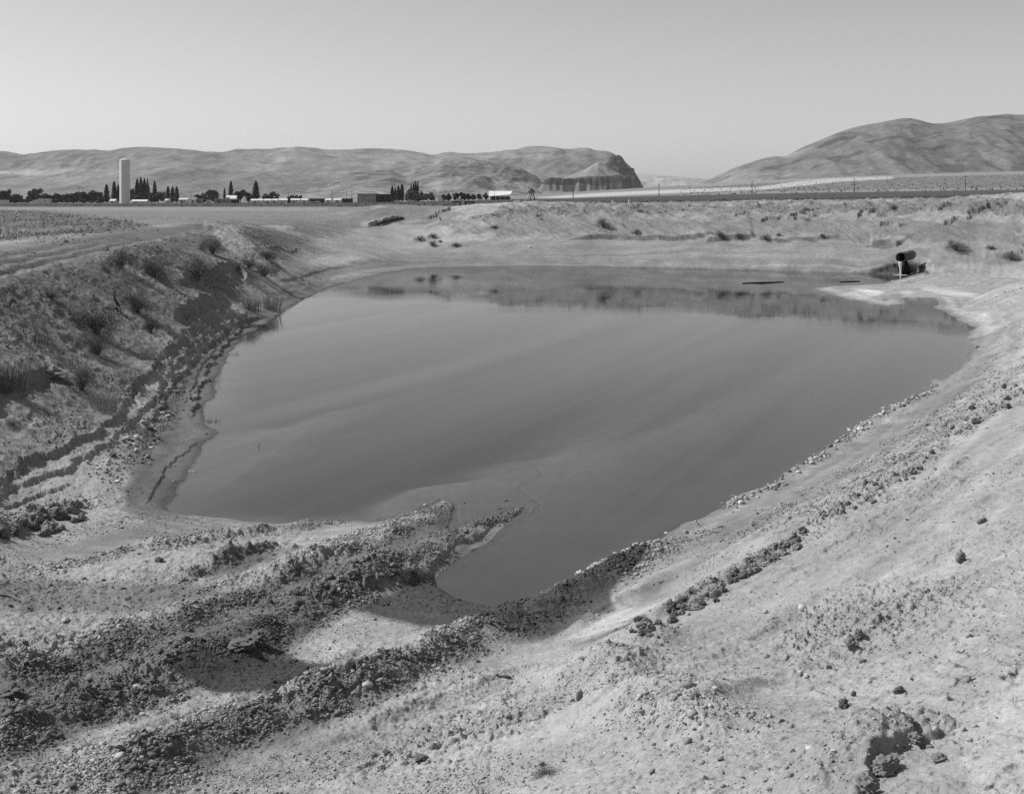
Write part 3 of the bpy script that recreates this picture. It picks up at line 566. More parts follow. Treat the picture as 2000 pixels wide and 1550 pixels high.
for me, nm, px, py, w, h, lab in [
    (PM[0], 'stone', 717, 1341, 25, 13, 'flat pale stone lying on the long gravel berm'),
    (PM[1], 'stone', 1566, 1190, 19, 13, 'rounded pale stone alone on the dry slope beyond the crumbled double clod'),
    (SM[0], 'stone', 1563, 1317, 13, 12, 'grey pebble touching a white pebble on the dry slope'),
    (PM[2], 'stone', 1574, 1322, 12, 11, 'white pebble touching a grey pebble on the dry slope'),
    (PM[0], 'stone', 1397, 1346, 14, 9, 'small white pebble in the bare hollow behind the near mound'),
    (SM[1], 'stone', 1495, 1197, 12, 9, 'small grey stone to the left of the rounded pale stone'),
    (DM[0], 'stone', 118, 1440, 18, 12, 'dark round stone on bare ground between the gravel windrow and the gravel berm'),
    (SM[2], 'stone', 275, 1481, 20, 9, 'flat grey stone at the upper edge of the gravel berm'),
    (DM[1], 'stone', 334, 1502, 22, 13, 'dark stone in the middle of the gravel berm at its near end'),
    (SM[3], 'stone', 128, 1212, 18, 9, 'long grey stone in the thin row of gravel nearest the mud flat'),
    (SM[0], 'stone', 278, 1397, 15, 9, 'grey stone at the foot of the dark gravel windrow'),
    (PM[1], 'stone', 248, 858, 17, 9, 'largest of the pale stones under the left bank'),
    (PM[2], 'stone', 267, 857, 14, 12, 'upright pale stone among those under the left bank'),
    (PM[0], 'stone', 262, 869, 12, 6, 'flat white stone below the upright pale stone under the left bank'),
    (PM[1], 'stone', 278, 826, 12, 8, 'pale stone between the left bank and a dark stone nearer the water'),
    (DM[2], 'stone', 314, 800, 22, 10, 'dark broad stone on the mud under the left bank'),
    (PM[0], 'stone', 317, 809, 14, 7, 'white stone just below the dark broad stone'),
    (PM[2], 'stone', 329, 813, 12, 6, 'small white stone beside another one, nearer the water than the dark broad stone'),
    (PM[1], 'stone', 171, 905, 11, 9, 'pale stone on the dark rubble at the foot of the left bank'),
    (PM[0], 'stone', 212, 902, 12, 7, 'flat pale stone at the end of the dark rubble by the mud'),
    (PM[2], 'stone', 338, 941, 5, 4, 'tiny white stone alone on wet mud at the pond corner'),
    (SM[1], 'stone', 403, 848, 6, 5, 'small grey stone on the wet mud below the weed in the water'),
    (PM[1], 'stone', 1302, 1044, 12, 7, 'largest pale stone by the water on the near right shore'),
    (SM[3], 'stone', 1340, 1040, 12, 8, 'grey stone beside the larger pale stone on the near right shore'),
    (DM[0], 'stone', 1690, 947, 11, 18, 'upright dark stone on the right bank above the mud strip'),
    (DM[1], 'stone', 1710, 948, 18, 9, 'low dark stone beside the upright dark stone'),
    (DM[2], 'stone', 1961, 758, 10, 12, 'dark pointed stone near the right edge, farthest up the right bank'),
    (DM[0], 'stone', 1930, 804, 11, 9, 'dark triangular stone on pale ground at the right bank'),
    (DM[1], 'stone', 1622, 872, 11, 7, 'dark stone among the pale ones at the right shoreline'),
    (PM[0], 'stone', 1586, 905, 14, 7, 'broad pale slab among the stones of the right shoreline'),
    (PM[2], 'stone', 1560, 923, 14, 7, 'second pale slab along the right shoreline, next to the broad one'),
    (PM[1], 'stone', 1447, 983, 18, 8, 'long pale slab at the near end of the stone line on the right shore'),
    (SM[2], 'stone', 1908, 678, 12, 5, 'pale flat stone on the mud by the far right corner of the water'),
    (PM[0], 'stone', 1035, 484, 5, 5, 'lone pale stone on the far bench'),
]:
    place(nm, me, px, py, w, h, lab, 'stone', 'single stones about the pond', rz=float(rng.uniform(0, 6)))
for me, px, py, w, h, lab in [
    (CM[0], 1662, 1262, 24, 22, 'crumbling pale earth clod, nearer half of the double clod'),
    (CM[1], 1677, 1246, 20, 24, 'taller earth clod, farther half of the double clod'),
    (CM[2], 1876, 1096, 24, 26, 'upright brown earth clod standing on the upper right slope'),
    (CD[0], 1755, 1354, 20, 19, 'dark earth clod beside the track-plate marks'),
    (CD[1], 1646, 1380, 22, 20, 'dark crumbly clod below and left of the one by the track marks'),
    (CD[2], 1668, 1358, 9, 11, 'small dark upright clod between two larger dark clods'),
    (CD[0], 1918, 1022, 18, 14, 'dark lump at the upper right slope near the picture edge'),
    (CM[3], 1358, 1362, 22, 14, 'grey clod on the crest of the near mound'),
    (CM[0], 1836, 1486, 34, 20, 'pale block of earth hanging over the small dug pit'),
    (CM[1], 1730, 1508, 52, 40, 'largest broken block of earth beside the small dug pit'),
    (CM[2], 1690, 1540, 44, 32, 'lowest block of earth at the bottom edge'),
    (CM[3], 1780, 1446, 36, 20, 'lumpy block of earth at the top of the small dug pit'),
    (CD[1], 822, 1484, 30, 12, 'dark flat clod alone on the bare near slope'),
    (CD[2], 755, 1469, 14, 7, 'small dark clod up-slope of the dark flat clod'),
    (CM[2], 1132, 1366, 16, 22, 'grey clod casting a dark shadow on the side of the near mound'),
    (CD[0], 500, 1254, 42, 26, 'big cracked lump of wet dark mud at the end of the windrow'),
    (CD[1], 470, 1264, 60, 20, 'low slab of cracked wet mud in front of the big lump'),
    (CD[2], 20, 1358, 60, 24, 'dark clod heap at the left edge on the gravel windrow'),
    (CM[0], 70, 1016, 34, 22, 'lumpy clod in the dark row by the left edge'),
    (CM[1], 110, 1008, 28, 22, 'clod next to the lumpy one in the dark row by the left edge'),
    (CM[3], 30, 1024, 32, 20, 'clod at the picture edge in the dark row'),
    (CD[2], 310, 1095, 16, 9, 'dark clod on the pale silt of the mud flat'),
    (CM[2], 98, 735, 44, 22, 'angular clay block on the left bank beside the reeds'),
]:
    place('dirt_clod', me, px, py, w, h, lab, 'clod', 'broken clods of earth', rz=float(rng.uniform(0, 6)), sink=.25)
# crumbled clods along the low ridges, alike within each row
def clod_row(pts, n_, lo, hi, jx, jy, meshes, label, group):
    ln_ = np.cumsum([0] + [math.dist(pts[i], pts[i + 1]) for i in range(len(pts) - 1)])
    for k in range(n_):
        q_ = rng.uniform(0, ln_[-1]); px = np.interp(q_, ln_, [p[0] for p in pts]) + rng.normal(0, jx); py = np.interp(q_, ln_, [p[1] for p in pts]) + rng.normal(0, jy); w_ = rng.uniform(lo, hi)
        place('ridge_clod', meshes[k % len(meshes)], px, py, w_, w_ * rng.uniform(.6, .95), label, 'clod', group, rz=float(rng.uniform(0, 6)), sink=.3)
clod_row([(1250,1236),(1310,1200),(1400,1150),(1480,1100),(1560,1062)], 110, 8, 22, 9, 8, [CM[0], CD[0], CD[2], CM[1], CD[1], CD[0], CM[3]], 'dark clod in the crumbling row along the low ridge near the right shore', 'clods along the low ridge')
clod_row([(0,1040),(60,1028),(120,1012),(165,990)], 30, 12, 30, 8, 10, [CD[0], CM[2], CD[1], CD[2]], 'dark clod in the heaped row at the left picture edge', 'clods of the heaped row')
clod_row([(1640,1010),(1720,960),(1830,880),(1900,815),(1990,765)], 40, 6, 15, 14, 12, [CM[0], CM[1], CD[1], CM[3]], 'small clod on the stony rise of the right bank', 'clods on the stony rise')
clod_row([(560,1195),(640,1150),(720,1120),(800,1100)], 34, 7, 18, 10, 12, [CD[0], CM[1], CD[2]], 'dark clod on the windrow that runs into the pond', 'clods on the windrow')
# row of shore stones: each its own object, alike
pts = [(1406,993),(1460,966),(1520,933),(1568,906),(1616,873),(1670,840),(1715,810),(1781,777)]
ln = np.cumsum([0] + [math.dist(pts[i], pts[i + 1]) for i in range(len(pts) - 1)])
for k in range(46):
    q_ = rng.uniform(0, ln[-1]); px = np.interp(q_, ln, [p[0] for p in pts]) + rng.normal(3, 4); py = np.interp(q_, ln, [p[1] for p in pts]) + rng.normal(2, 2)
    w_ = rng.uniform(5, 11)
    place('shore_stone', (SM + PM[:2] + SM + DM[:1])[k % 11], px, py, w_, w_ * rng.uniform(.45, .75), 'small stone in the line of stones along the right waterline', 'stone', 'stones in line along the right waterline', rz=float(rng.uniform(0, 6)))
print('stones', time.time() - T0)

# ------------------------------------------------------------------ plants
def blades(n, h, spread, lean, wid, seed, segs=3, rad=.0, curl=.3, hv=.4):
    """upright ribbons fanning from a small base; unit metres"""
    r = np.random.default_rng(seed); vs, fs = [], []
    a = r.random(n) * 6.283; ro = rad * np.sqrt(r.random(n)); L = h * (1 - hv * r.random(n)); le = lean * r.random(n) ** .7; w = wid * (.6 + .8 * r.random(n)); tw = r.random(n) * 6.283
    a2 = a + r.normal(0, .7, n)
    for k in range(n):
        bx, by = ro[k] * math.cos(a[k]), ro[k] * math.sin(a[k]); o = len(vs)
        for s_ in range(segs + 1):
            q_ = s_ / segs; th = le[k] * (q_ + curl * q_ * q_)
            rr = L[k] * q_ * math.sin(th); z = L[k] * q_ * math.cos(th)
            cx, cy = bx + rr * math.cos(a2[k]), by + rr * math.sin(a2[k]); ww = w[k] * (1 - .85 * q_) * .5
            vs += [(cx - ww * math.cos(tw[k]), cy - ww * math.sin(tw[k]), z), (cx + ww * math.cos(tw[k]), cy + ww * math.sin(tw[k]), z)]
        for s_ in range(segs): fs.append((o + 2 * s_, o + 2 * s_ + 1, o + 2 * s_ + 3, o + 2 * s_ + 2))
    return np.array(vs), np.array(fs)
def shrub_meshes(seed, n=420, leaves=5200):
    """unit dome shrub, 1 m across: fine stems, and small leaf blades in clumps on them"""
    r = np.random.default_rng(seed)
    sv, sf = blades(n, .62, .5, 1.25, .008, seed, 4, .05, .25, .5)
    tip = []
    cl = r.standard_normal((34, 3)); cl /= np.linalg.norm(cl, axis=1)[:, None]; cl[:, 2] = np.abs(cl[:, 2]) * .85; cl *= r.uniform(.25, .5, (34, 1)); cl[:, 2] += .08
    p = cl[r.integers(0, 34, leaves)] + r.normal(0, .075, (leaves, 3)); p[:, 2] = np.abs(p[:, 2])
    d_ = p + np.array([0, 0, .15]) + r.normal(0, .22, p.shape); d_ /= np.linalg.norm(d_, axis=1)[:, None]
    L_ = r.uniform(.02, .055, (leaves, 1)); side = np.cross(d_, r.standard_normal((leaves, 3))); side /= np.linalg.norm(side, axis=1)[:, None]; side *= r.uniform(.002, .005, (leaves, 1))
    v = np.stack([p - side, p + side, p + d_ * L_], 1).reshape(-1, 3); f = np.arange(leaves * 3).reshape(-1, 3)
    return mesh_np('stems', sv, sf, M['twig'], False), mesh_np('foliage', v, f, M['foliage'], False)
SHR = [shrub_meshes(900 + k) for k in range(3)]
def shrub(k, px, py, w, h, label, group='shrubs about the pond', fol=None):
    x, d, z = hit(px, py); s_ = w * d / F * (1.3 if px < 600 else 1.1); hz = h * d / F * (1.2 if px < 600 else 1.)
    e = empty('shrub', (x, d, z - .02), label, 'shrub', group, float(rng.uniform(0, 6)))
    for nm, me in zip(('stems', 'foliage'), SHR[k % 3]):
        if nm == 'foliage' and fol: me = fol
        c = link(nm, me, e); c.scale = (s_, s_, hz / .55)
    return e
for k, (px, py, w, h, lab) in enumerate([
    (188, 652, 84, 50, 'largest dark shrub, halfway up the left bank'),
    (268, 610, 62, 36, 'wide shrub beside the black snag on the left bank'),
    (385, 548, 66, 38, 'dense dark shrub over the black undercut of the left bank'),
    (300, 540, 44, 30, 'shrub on the left bank between the dry stalks and the dense dark shrub'),
    (190, 692, 60, 34, 'ragged low shrub just below the largest dark shrub'),
    (160, 762, 56, 36, 'pale feathery shrub low on the left bank near the tall dry reeds'),
    (295, 648, 30, 26, 'small shrub on the crumbling brink of the left bank'),
    (415, 495, 44, 27, 'tall twiggy bush at the near side of the pale earth slide'),
    (516, 540, 40, 22, 'low dark shrub on the flat below the far end of the left bank'),
    (487, 525, 26, 20, 'small shrub at the foot of the pale earth slide'),
    (522, 506, 34, 14, 'spreading shrub on the slope right of the pale earth slide'),
    (235, 525, 50, 32, 'bushy weed high on the left bank under the dirt road'),
    (100, 585, 30, 18, 'low weed on the upper left bank near the picture edge'),
    (25, 830, 30, 10, 'tiny flat weed on the pale patch low on the left bank'),
    (820, 470, 22, 10, 'nearest of the small weeds on the pale wash fan'),
    (846, 465, 20, 11, 'rounded weed on the pale wash fan, right of its middle'),
    (846, 481, 20, 12, 'lowest weed on the pale wash fan'),
    (860, 473, 10, 5, 'smallest weed on the pale wash fan'),
    (890, 481, 24, 8, 'flat weed to the right of the pale wash fan'),
    (1178, 444, 27, 18, 'round tumbleweed halfway up the far bank'),
    (1243, 457, 20, 9, 'scrubby weed on top of the dark ledge of the far bench'),
    (1406, 462, 20, 12, 'first shrub right of the dark ledge on the far bench'),
    (1443, 466, 19, 11, 'dark shrub above a short dark ledge on the far bench'),
    (1495, 469, 22, 12, 'third shrub right of the dark ledge on the far bench'),
    (1521, 460, 12, 6, 'small shrub behind the third shrub on the far bench'),
    (1606, 463, 12, 8, 'small dark shrub on the far bench toward the pipe'),
    (1866, 489, 42, 20, 'widest shrub on the far bench, right of the pipe'),
    (1935, 487, 18, 10, 'little shrub right of the widest shrub on the far bench'),
    (1975, 508, 36, 16, 'pale weeds by the right picture edge on the bench'),
    (1745, 408, 16, 9, 'dark weed at the brink above the light wash behind the pipe'),
    (966, 446, 16, 7, 'flat dark shrub at the left foot of the far bank'),
    (1070, 1510, 60, 22, 'dark sprawling weed at the bottom edge of the near slope'),
]):
    shrub(k, px, py, w, h, lab)
# reeds and tall grass clumps
def clump(name, mats, px, py, w, h, n, label, cat, seed, lean=.4, wid=.012, group=None):
    x, d, z = hit(px, py); v, f = blades(n, h * d / F, 0, lean, wid, seed, 4, w * d / F * .42)
    return tag(link(name, mesh_np(name, v, f, mats, False), None, (x, d, z - .02)), label, cat, group)
for k, (mt, px, py, w, h, n, lab) in enumerate([
    ('reed', 20, 762, 66, 72, 340, 'thick stand of tall dark reeds at the picture edge'),
    ('reed', 492, 608, 44, 44, 220, 'reed clump at the waterline under the black undercut'),
    ('reed', 532, 606, 42, 42, 220, 'reed clump at the tip of the little mud point, beside open water'),
    ('straw', 205, 804, 66, 66, 210, 'tall dry reeds low on the left bank above the rubble'),
    ('straw', 240, 740, 50, 34, 110, 'dry grass clump on the left bank between brink and feathery shrub'),
    ('reed', 80, 672, 40, 34, 90, 'grass clump under the largest dark shrub toward the picture edge'),
    ('reed', 36, 660, 26, 26, 50, 'sparse grass clump nearest the picture edge on the mid bank'),
    ('reed', 205, 530, 22, 34, 50, 'upright dark weed where the left bank meets the road'),
    ('straw', 245, 545, 60, 36, 140, 'dry stalks in a patch high on the left bank'),
    ('straw', 60, 640, 50, 30, 120, 'dry grass patch high on the left bank near the picture edge'),
    ('straw', 150, 725, 60, 34, 150, 'dry grass patch between the ragged low shrub and the feathery shrub'),
    ('straw', 300, 700, 50, 32, 130, 'dry grass patch on the brink just above the lower stones'),
    ('straw', 335, 600, 40, 26, 100, 'dry grass patch right of the black snag'),
    ('straw', 130, 600, 44, 24, 100, 'dry grass patch left of the black snag, under the road'),
    ('straw', 440, 545, 26, 20, 60, 'dry grass patch at the top of the far undercut'),
    ('straw', 76, 972, 9, 30, 8, 'few thin dry stalks standing by the dark clod row'),
    ('straw', 112, 975, 6, 18, 5, 'lone small stalk near the dark clod row'),
    ('reed', 418, 826, 34, 14, 60, 'trailing weed at the water edge of the left shore'),
    ('straw', 458, 695, 26, 12, 40, 'thin grass over the water below the strand lines'),
    ('twig', 945, 1549, 34, 54, 14, 'bare dry weed stalks at the bottom edge'),
    ('twig', 1985, 1370, 20, 30, 10, 'thin dry sprig near the right edge of the near slope'),
]):
    clump('reed_clump' if mt == 'reed' else 'dry_grass_clump', M[mt], px, py, w, h, n, lab, 'reeds' if mt == 'reed' else 'grass', 1200 + k, .55 if mt == 'twig' else .38, .008 if px < 900 and py < 1000 else .004, None)
# short grass and dead weeds over the bank (stuff), and the leafy crop
def tufts(idx_w, n, hh, nb, wid, lean, seed, jitter=1.):
    r = np.random.default_rng(seed); dd = np.gradient(DR); du = np.gradient(US); w = idx_w * np.repeat(dd, NC) * np.tile(du, NR) * D; cs = np.cumsum(w)
    k = np.clip(np.searchsorted(cs, r.random(n) * cs[-1]), 0, len(w) - 1)
    protos = [blades(nb, 1, 0, lean, wid, seed + 1 + q_, 2, .12) for q_ in range(10)]; V, Fc, o = [], [], 0
    pr = r.integers(0, 10, n); sz = hh * np.exp(r.normal(0, .35, n)); an = r.random(n) * 6.283
    i_, j_ = k // NC, k % NC; y = DR[i_] + (r.random(n) - .5) * dd[i_]; x = (US[j_] + (r.random(n) - .5) * du[j_]) * y; z = H[k]
    for q_ in range(10):
        m_ = np.nonzero(pr == q_)[0]; v, f = protos[q_]; c_, s_ = np.cos(an[m_])[:, None], np.sin(an[m_])[:, None]
        vv_ = np.stack([(v[:, 0] * c_ - v[:, 1] * s_) * sz[m_][:, None] + x[m_][:, None], (v[:, 0] * s_ + v[:, 1] * c_) * sz[m_][:, None] + y[m_][:, None], v[:, 2] * sz[m_][:, None] + z[m_][:, None] - .01], -1).reshape(-1, 3)
        V.append(vv_); Fc.append((f[None] + (np.arange(len(m_)) * len(v))[:, None, None]).reshape(-1, 4) + o); o += len(vv_)
    return np.concatenate(V), np.concatenate(Fc)
lbm = np.zeros(X.shape, np.float32); i_, m_ = region(LB, 8, 10); lbm[i_] = m_
v, f = tufts(lbm * sm(-.15, .35, gn(X * .5, D * .5, 990)) * (SD > .7) * (D < 75), 3200, .075, 7, .05, .9, 2000)
tag(link('grass', mesh_np('grass', v, f, M['foliage'], False), None), kind='stuff')
v, f = tufts(lbm * sm(-.1, .4, gn(X * .6, D * .6, 991)) * (SD > .8) * (D < 75), 2600, .11, 7, .025, .8, 2100)
tag(link('dry_grass', mesh_np('dry_grass', v, f, M['straw'], False), None), kind='stuff')
crop = np.zeros(X.shape, np.float32); i_, m_ = region(crop_px, 2, 3); crop[i_] = m_
v, f = tufts(crop * np.clip(60 / D, .3, 3) * sm(-.5, .3, gn(X * .3, D * .3, 995)), 7500, .13, 9, .13, 1.25, 2200)
tag(link('crop_leaves', mesh_np('crop_leaves', v, f, M['crop'], False), None), kind='stuff')
fw = ((D > 62) & (D < 128) & (PXc < 800) & (PYc < 440) & (SD > 5)).astype(np.float32) * sm(-.1, .5, gn(X * .12, D * .12, 992))
v, f = tufts(fw * np.clip(60 / D, .3, 1), 5000, .09, 6, .08, 1.0, 2300)
tag(link('field_grass', mesh_np('field_grass', v, f, M['straw'], False), None), kind='stuff')
ffm = fld_mask.astype(np.float32) * np.clip(200 / D, .1, 1.5)
v, f = tufts(ffm, 16000, .2, 8, .26, 1.2, 2350)
tag(link('field_crop', mesh_np('field_crop', v, f, M['field_leaf'], False), None), kind='stuff')
# far-field rough crop surface and scrub dots
sw_ = ((D > 820) & (D < 2000) & (PXc > 1330)).astype(np.float32) + ((D > 760) & (D < 840) & (PXc > 1300)) * 1.5
v, f = tufts(sw_, 6000, .9, 7, .45, 1.2, 2400)
tag(link('sagebrush', mesh_np('sagebrush', v, f, M['foliage'], False), None), kind='stuff')
print('plants', time.time() - T0)
# snag, sticks
x, d, z = hit(233, 610); k = d / F
s_ = MB(); s_.tube([(0, 0, -.1), (-2 * k, 0, 14 * k), (-9 * k, 0, 26 * k), (-12 * k, .1, 40 * k), (-10 * k, .1, 50 * k)], [5 * k, 4 * k, 2.2 * k, 1.2 * k, .5 * k], 8); s_.tube([(-2 * k, 0, 12 * k), (6 * k, -.2, 6 * k), (14 * k, -.3, -2 * k)], [3 * k, 2 * k, 1 * k], 6); s_.tube([(-2 * k, 0, 8 * k), (-14 * k, -.1, 7 * k)], [2.5 * k, .8 * k], 6)
tag(s_.part('dead_snag', M['rust'], None, True, (x, d, z)), 'black broken snag with one thin upright limb on the left bank', 'snag')
def stick(name, pts, rad, material, label, cat, lift=.0):
    P3 = [np.array(hit(a, b)) + np.array([0, 0, lift]) for a, b in pts]; c = P3[0]; mb = MB(); mb.tube([p - c for p in P3], rad, 7)
    return tag(mb.part(name, material, None, True, tuple(c)), label, cat)
def floater(name, pts, rad, material, label, cat):
    P3 = [np.array(P(a, b, .02)) for a, b in pts]; c = P3[0]; mb = MB(); mb.tube([p - c for p in P3], rad, 7); return tag(mb.part(name, material, None, True, tuple(c)), label, cat)
floater('floating_log', [(1450,553),(1470,552),(1489,552),(1510,551),(1532,550)], [.02, .03, .05, .03, .015], M['pole'], 'long dark log lying in the far water', 'log')
floater('floating_log', [(1640,550),(1660,549.5),(1681,549)], [.02, .03, .015], M['pole'], 'short dark log in the far water near the pipe', 'log')
stick('stick', [(367,921),(374,922),(384,921.5)], [.012, .02, .012], M['pale_stone'], 'short pale stick at the water edge of the pond corner', 'stick', .01)
stick('dead_branch', [(-10,1163),(10,1164),(24,1167),(37,1175)], [.012, .012, .008, .004], M['straw'], 'bleached bent branch on the damp ground at the left edge', 'branch', .01)
x, d, z = P(507, 873, 0); k = d / F; s_ = MB(); s_.tube([(0, 0, -.1), (-2 * k, 0, 5 * k)], [.006, .005], 5); s_.tube([(-2 * k, 0, 5 * k), (5 * k, 0, 11 * k)], [.005, .002], 5)
tag(s_.part('twig', M['pole'], None, False, (x, d, 0)), 'tiny forked twig standing out of the water', 'twig')
stick('stick', [(978,1322),(988,1323),(998,1325)], [.008, .012, .006], M['pole'], 'short dark stick on the pale near ground', 'stick', .01)
stick('undercut_shade', [(735,441),(748,437),(760,434),(775,431),(789,428)], [.05, .09, .07, .08, .05], M['dark_wall'], 'dark bar added for the shade of the cut at the top of the pale wash fan', 'added shade', .12)  # dark tube added where the undercut lies in its own shade

# ------------------------------------------------------------------ the drain pipe
tip = np.array(W(1759.5, 66.3, 0)); tip[2] = EZ - (503 - HY) / F * 66.3; back = np.array(W(1783, 68.6, 0)); back[2] = EZ - (496.5 - HY) / F * 68.6
e = empty('drain_pipe', tuple(tip), 'rusty drain pipe on a dark stub pouring water into the pond', 'pipe')
ax = back - tip; ax /= np.linalg.norm(ax); R_ = 9.2 / F * 66.3
a_ = np.cross(ax, (0, 0, 1)); a_ /= np.linalg.norm(a_); b2 = np.cross(ax, a_)
def ringtube(stations, n=32):
    vs, fs = [], []
    for s0, r0 in stations:
        vs += [ax * s0 + r0 * (math.cos(q_) * a_ + math.sin(q_) * b2) for q_ in np.arange(n) / n * 2 * np.pi]
    for i in range(len(stations) - 1):
        for j in range(n): fs.append((i * n + j, i * n + (j + 1) % n, (i + 1) * n + (j + 1) % n, (i + 1) * n + j))
    return vs, fs
mb = MB(); mb.add(*ringtube([(1.6, R_ - .02), (.0, R_ - .02), (.0, R_), (2.4, R_)])); mb.part('barrel', M['steel'], e, True)
mb = MB(); mb.add(*ringtube([(1.55, .0005), (1.55, R_ - .018)])); mb.part('dark_inside', M['rim'], e)
mb = MB(); mb.add(*ringtube([(.12, R_ + .002), (-.02, R_ + .002), (-.02, R_ + .022), (.12, R_ + .022), (.12, R_ + .002)])); mb.part('rim', M['rim'], e, True)
# the stub below: a fallen elbow of the same pipe standing on the mud
mb = MB(); k = 67.2 / F
el = [np.array([(1778 - 1759.5) * k, 1.1, -2 * k]), np.array([(1775 - 1759.5) * k, 1.0, -10 * k]), np.array([(1774.5 - 1759.5) * k, 0.95, -18 * k]), np.array([(1777.5 - 1759.5) * k, 0.9, -27 * k]), np.array([(1779 - 1759.5) * k, 0.9, -34 * k])]
mb.tube(el, [7 * k, 9.5 * k, 11.5 * k, 11.2 * k, 9.5 * k], 24); mb.part('stub', M['rim'], e, True)
mb = MB(); n_ = 10; vs, fs = [], []
for i in range(13):
    q_ = i / 12; zz = -R_ + .04 - q_ * (tip[2] - R_ + .02); fwd = -.22 * math.sqrt(q_); hw = .125 * (1 - .66 * q_ ** .6) + .012 * math.sin(7 * q_)
    for j in range(n_):
        t_ = j / n_ * 2 * math.pi; vs.append((fwd * 0 + hw * math.cos(t_) - .06 - .04 * q_, -.04 + fwd + .05 * math.sin(t_), zz))
for i in range(12):
    for j in range(n_): fs.append((i * n_ + j, i * n_ + (j + 1) % n_, (i + 1) * n_ + (j + 1) % n_, (i + 1) * n_ + j))
mb.add(vs, fs); tag(mb.part('water_stream', M['stream'], None, True, tuple(tip)), 'white stream of water falling from the drain pipe', 'water stream')
bm_ = MB(); vs = [(0, 0, .02)] + [(.42 * math.cos(q_) * (1 + .15 * math.sin(5 * q_)), .24 * math.sin(q_), .012) for q_ in np.arange(28) / 28 * 2 * np.pi]
bm_.add(vs, [(0, 1 + j, 1 + (j + 1) % 28) for j in range(28)]); tag(bm_.part('foam', M['white'], None, True, (tip[0] - .1, tip[1] - .3, 0)), 'white foam ring where the falling stream meets the pond', 'foam')
# ------------------------------------------------------------------ far things: helpers in photo pixels at a chosen distance
def gz(px, d): return zat((px - CX) / F * d, d)
# water tower
d = 820.; k = d / F; bz = gz(243.5, d); hgt = (EZ - (311.5 - HY) / F * d) - bz; rad = 9.5 * k
e = empty('water_tower', ((243.5 - CX) * k, d, bz - .3), 'tall white cylindrical water tower above the flat field', 'water tower')
mb = MB(); mb.lathe([(rad, 0), (rad, hgt)], 64); mb.part('tank', M['white'], e, True)
mb = MB(); mb.lathe([(rad + .12, hgt - .15), (rad + .12, hgt + .02), (rad * .6, hgt + .45), (.25, hgt + .85)], 64); mb.part('roof', M['white'], e, True)
mb = MB(); mb.lathe([(.25, hgt + .8), (.25, hgt + 1.3), (.45, hgt + 1.3), (.0, hgt + 1.7)], 16); mb.part('vent', M['white'], e)
mb = MB(); la = 0.45
for s_ in (-.25, .25): mb.box(((rad + .2) * math.cos(la) + s_ * -math.sin(la), (rad + .2) * math.sin(la) + s_ * math.cos(la), hgt / 2), (.07, .07, hgt))
for zz in np.arange(.5, hgt, 1.2): mb.box(((rad + .2) * math.cos(la), (rad + .2) * math.sin(la), zz), (.05, .5, .05), la)
mb.part('ladder', M['white'], e)

# trees ------------------------------------------------------------
def leafcloud(pts, size, seed, nrm_bias=None):
    r = np.random.default_rng(seed); n_ = len(pts); a = r.standard_normal((n_, 3)); a /= np.linalg.norm(a, axis=1)[:, None]; b = np.cross(a, r.standard_normal((n_, 3))); b /= np.linalg.norm(b, axis=1)[:, None]
    s_ = size * r.uniform(.6, 1.4, (n_, 1)); v = np.stack([pts - a * s_, pts + b * s_ * .6, pts + a * s_, pts - b * s_ * .6], 1).reshape(-1, 3)
    return v, np.arange(n_ * 4).reshape(-1, 4)
def poplar_mesh(seed, mt, fat=1.):
    r = np.random.default_rng(seed); V = []
    n_ = 1500; z = r.random(n_) ** .85; prof = np.interp(z, [0, .08, .3, .6, .85, 1], [.55, .9, 1, .8, .45, .08]) * .115 * fat
    a = r.random(n_) * 6.283; rr = prof * np.sqrt(r.random(n_)) * (1 + .35 * np.sin(a * 3 + z * 21 + seed) * np.sin(z * 17 + seed))
    p = np.stack([rr * np.cos(a), rr * np.sin(a), .06 + z * .94], 1)
    v, f = leafcloud(p, .03, seed); return mesh_np('crown', v, f, M[mt], False)
def broad_mesh(seed, mt):
    r = np.random.default_rng(seed); P_ = []
    for k in range(16):
        c = np.array([r.normal(0, .2), r.normal(0, .2), r.uniform(.28, .8)]); c[:2] *= 1.35 - c[2] * .75; s_ = r.uniform(.1, .19)
        q_ = r.standard_normal((170, 3)); q_ /= np.linalg.norm(q_, axis=1)[:, None]; P_.append(c + q_ * s_ * r.random((170, 1)) ** .35)
    p = np.concatenate(P_); p[:, 2] = np.maximum((p[:, 2] - .1) * 1.1, .01 + .1 * r.random(len(p)))
    v, f = leafcloud(p, .042, seed); return mesh_np('crown', v, f, M[mt], False)
def trunk_mesh(broad):
    mb = MB(); mb.tube([(0, 0, -.06), (0.005, 0, .2), (0, .008, .5)], [.03 if broad else .014, .024 if broad else .011, .008], 8)
    if broad:
        for a in (0, 2.1, 4.2): mb.tube([(0, 0, .15), (.12 * math.cos(a), .12 * math.sin(a), .4), (.22 * math.cos(a), .22 * math.sin(a), .6)], [.015, .011, .004], 6)
    return mb.mesh('trunk', M['bark'], True)
POP = {'poplar': [poplar_mesh(3000 + k, 'poplar') for k in range(3)], 'leaf': [poplar_mesh(3010 + k, 'leaf') for k in range(2)]}
BRO = {m_: [broad_mesh(3050 + 10 * q_ + k, m_) for k in range(3)] for q_, m_ in enumerate(('poplar', 'leaf', 'pale_leaf'))}
TRK = [trunk_mesh(False), trunk_mesh(True)]
NT = [0]
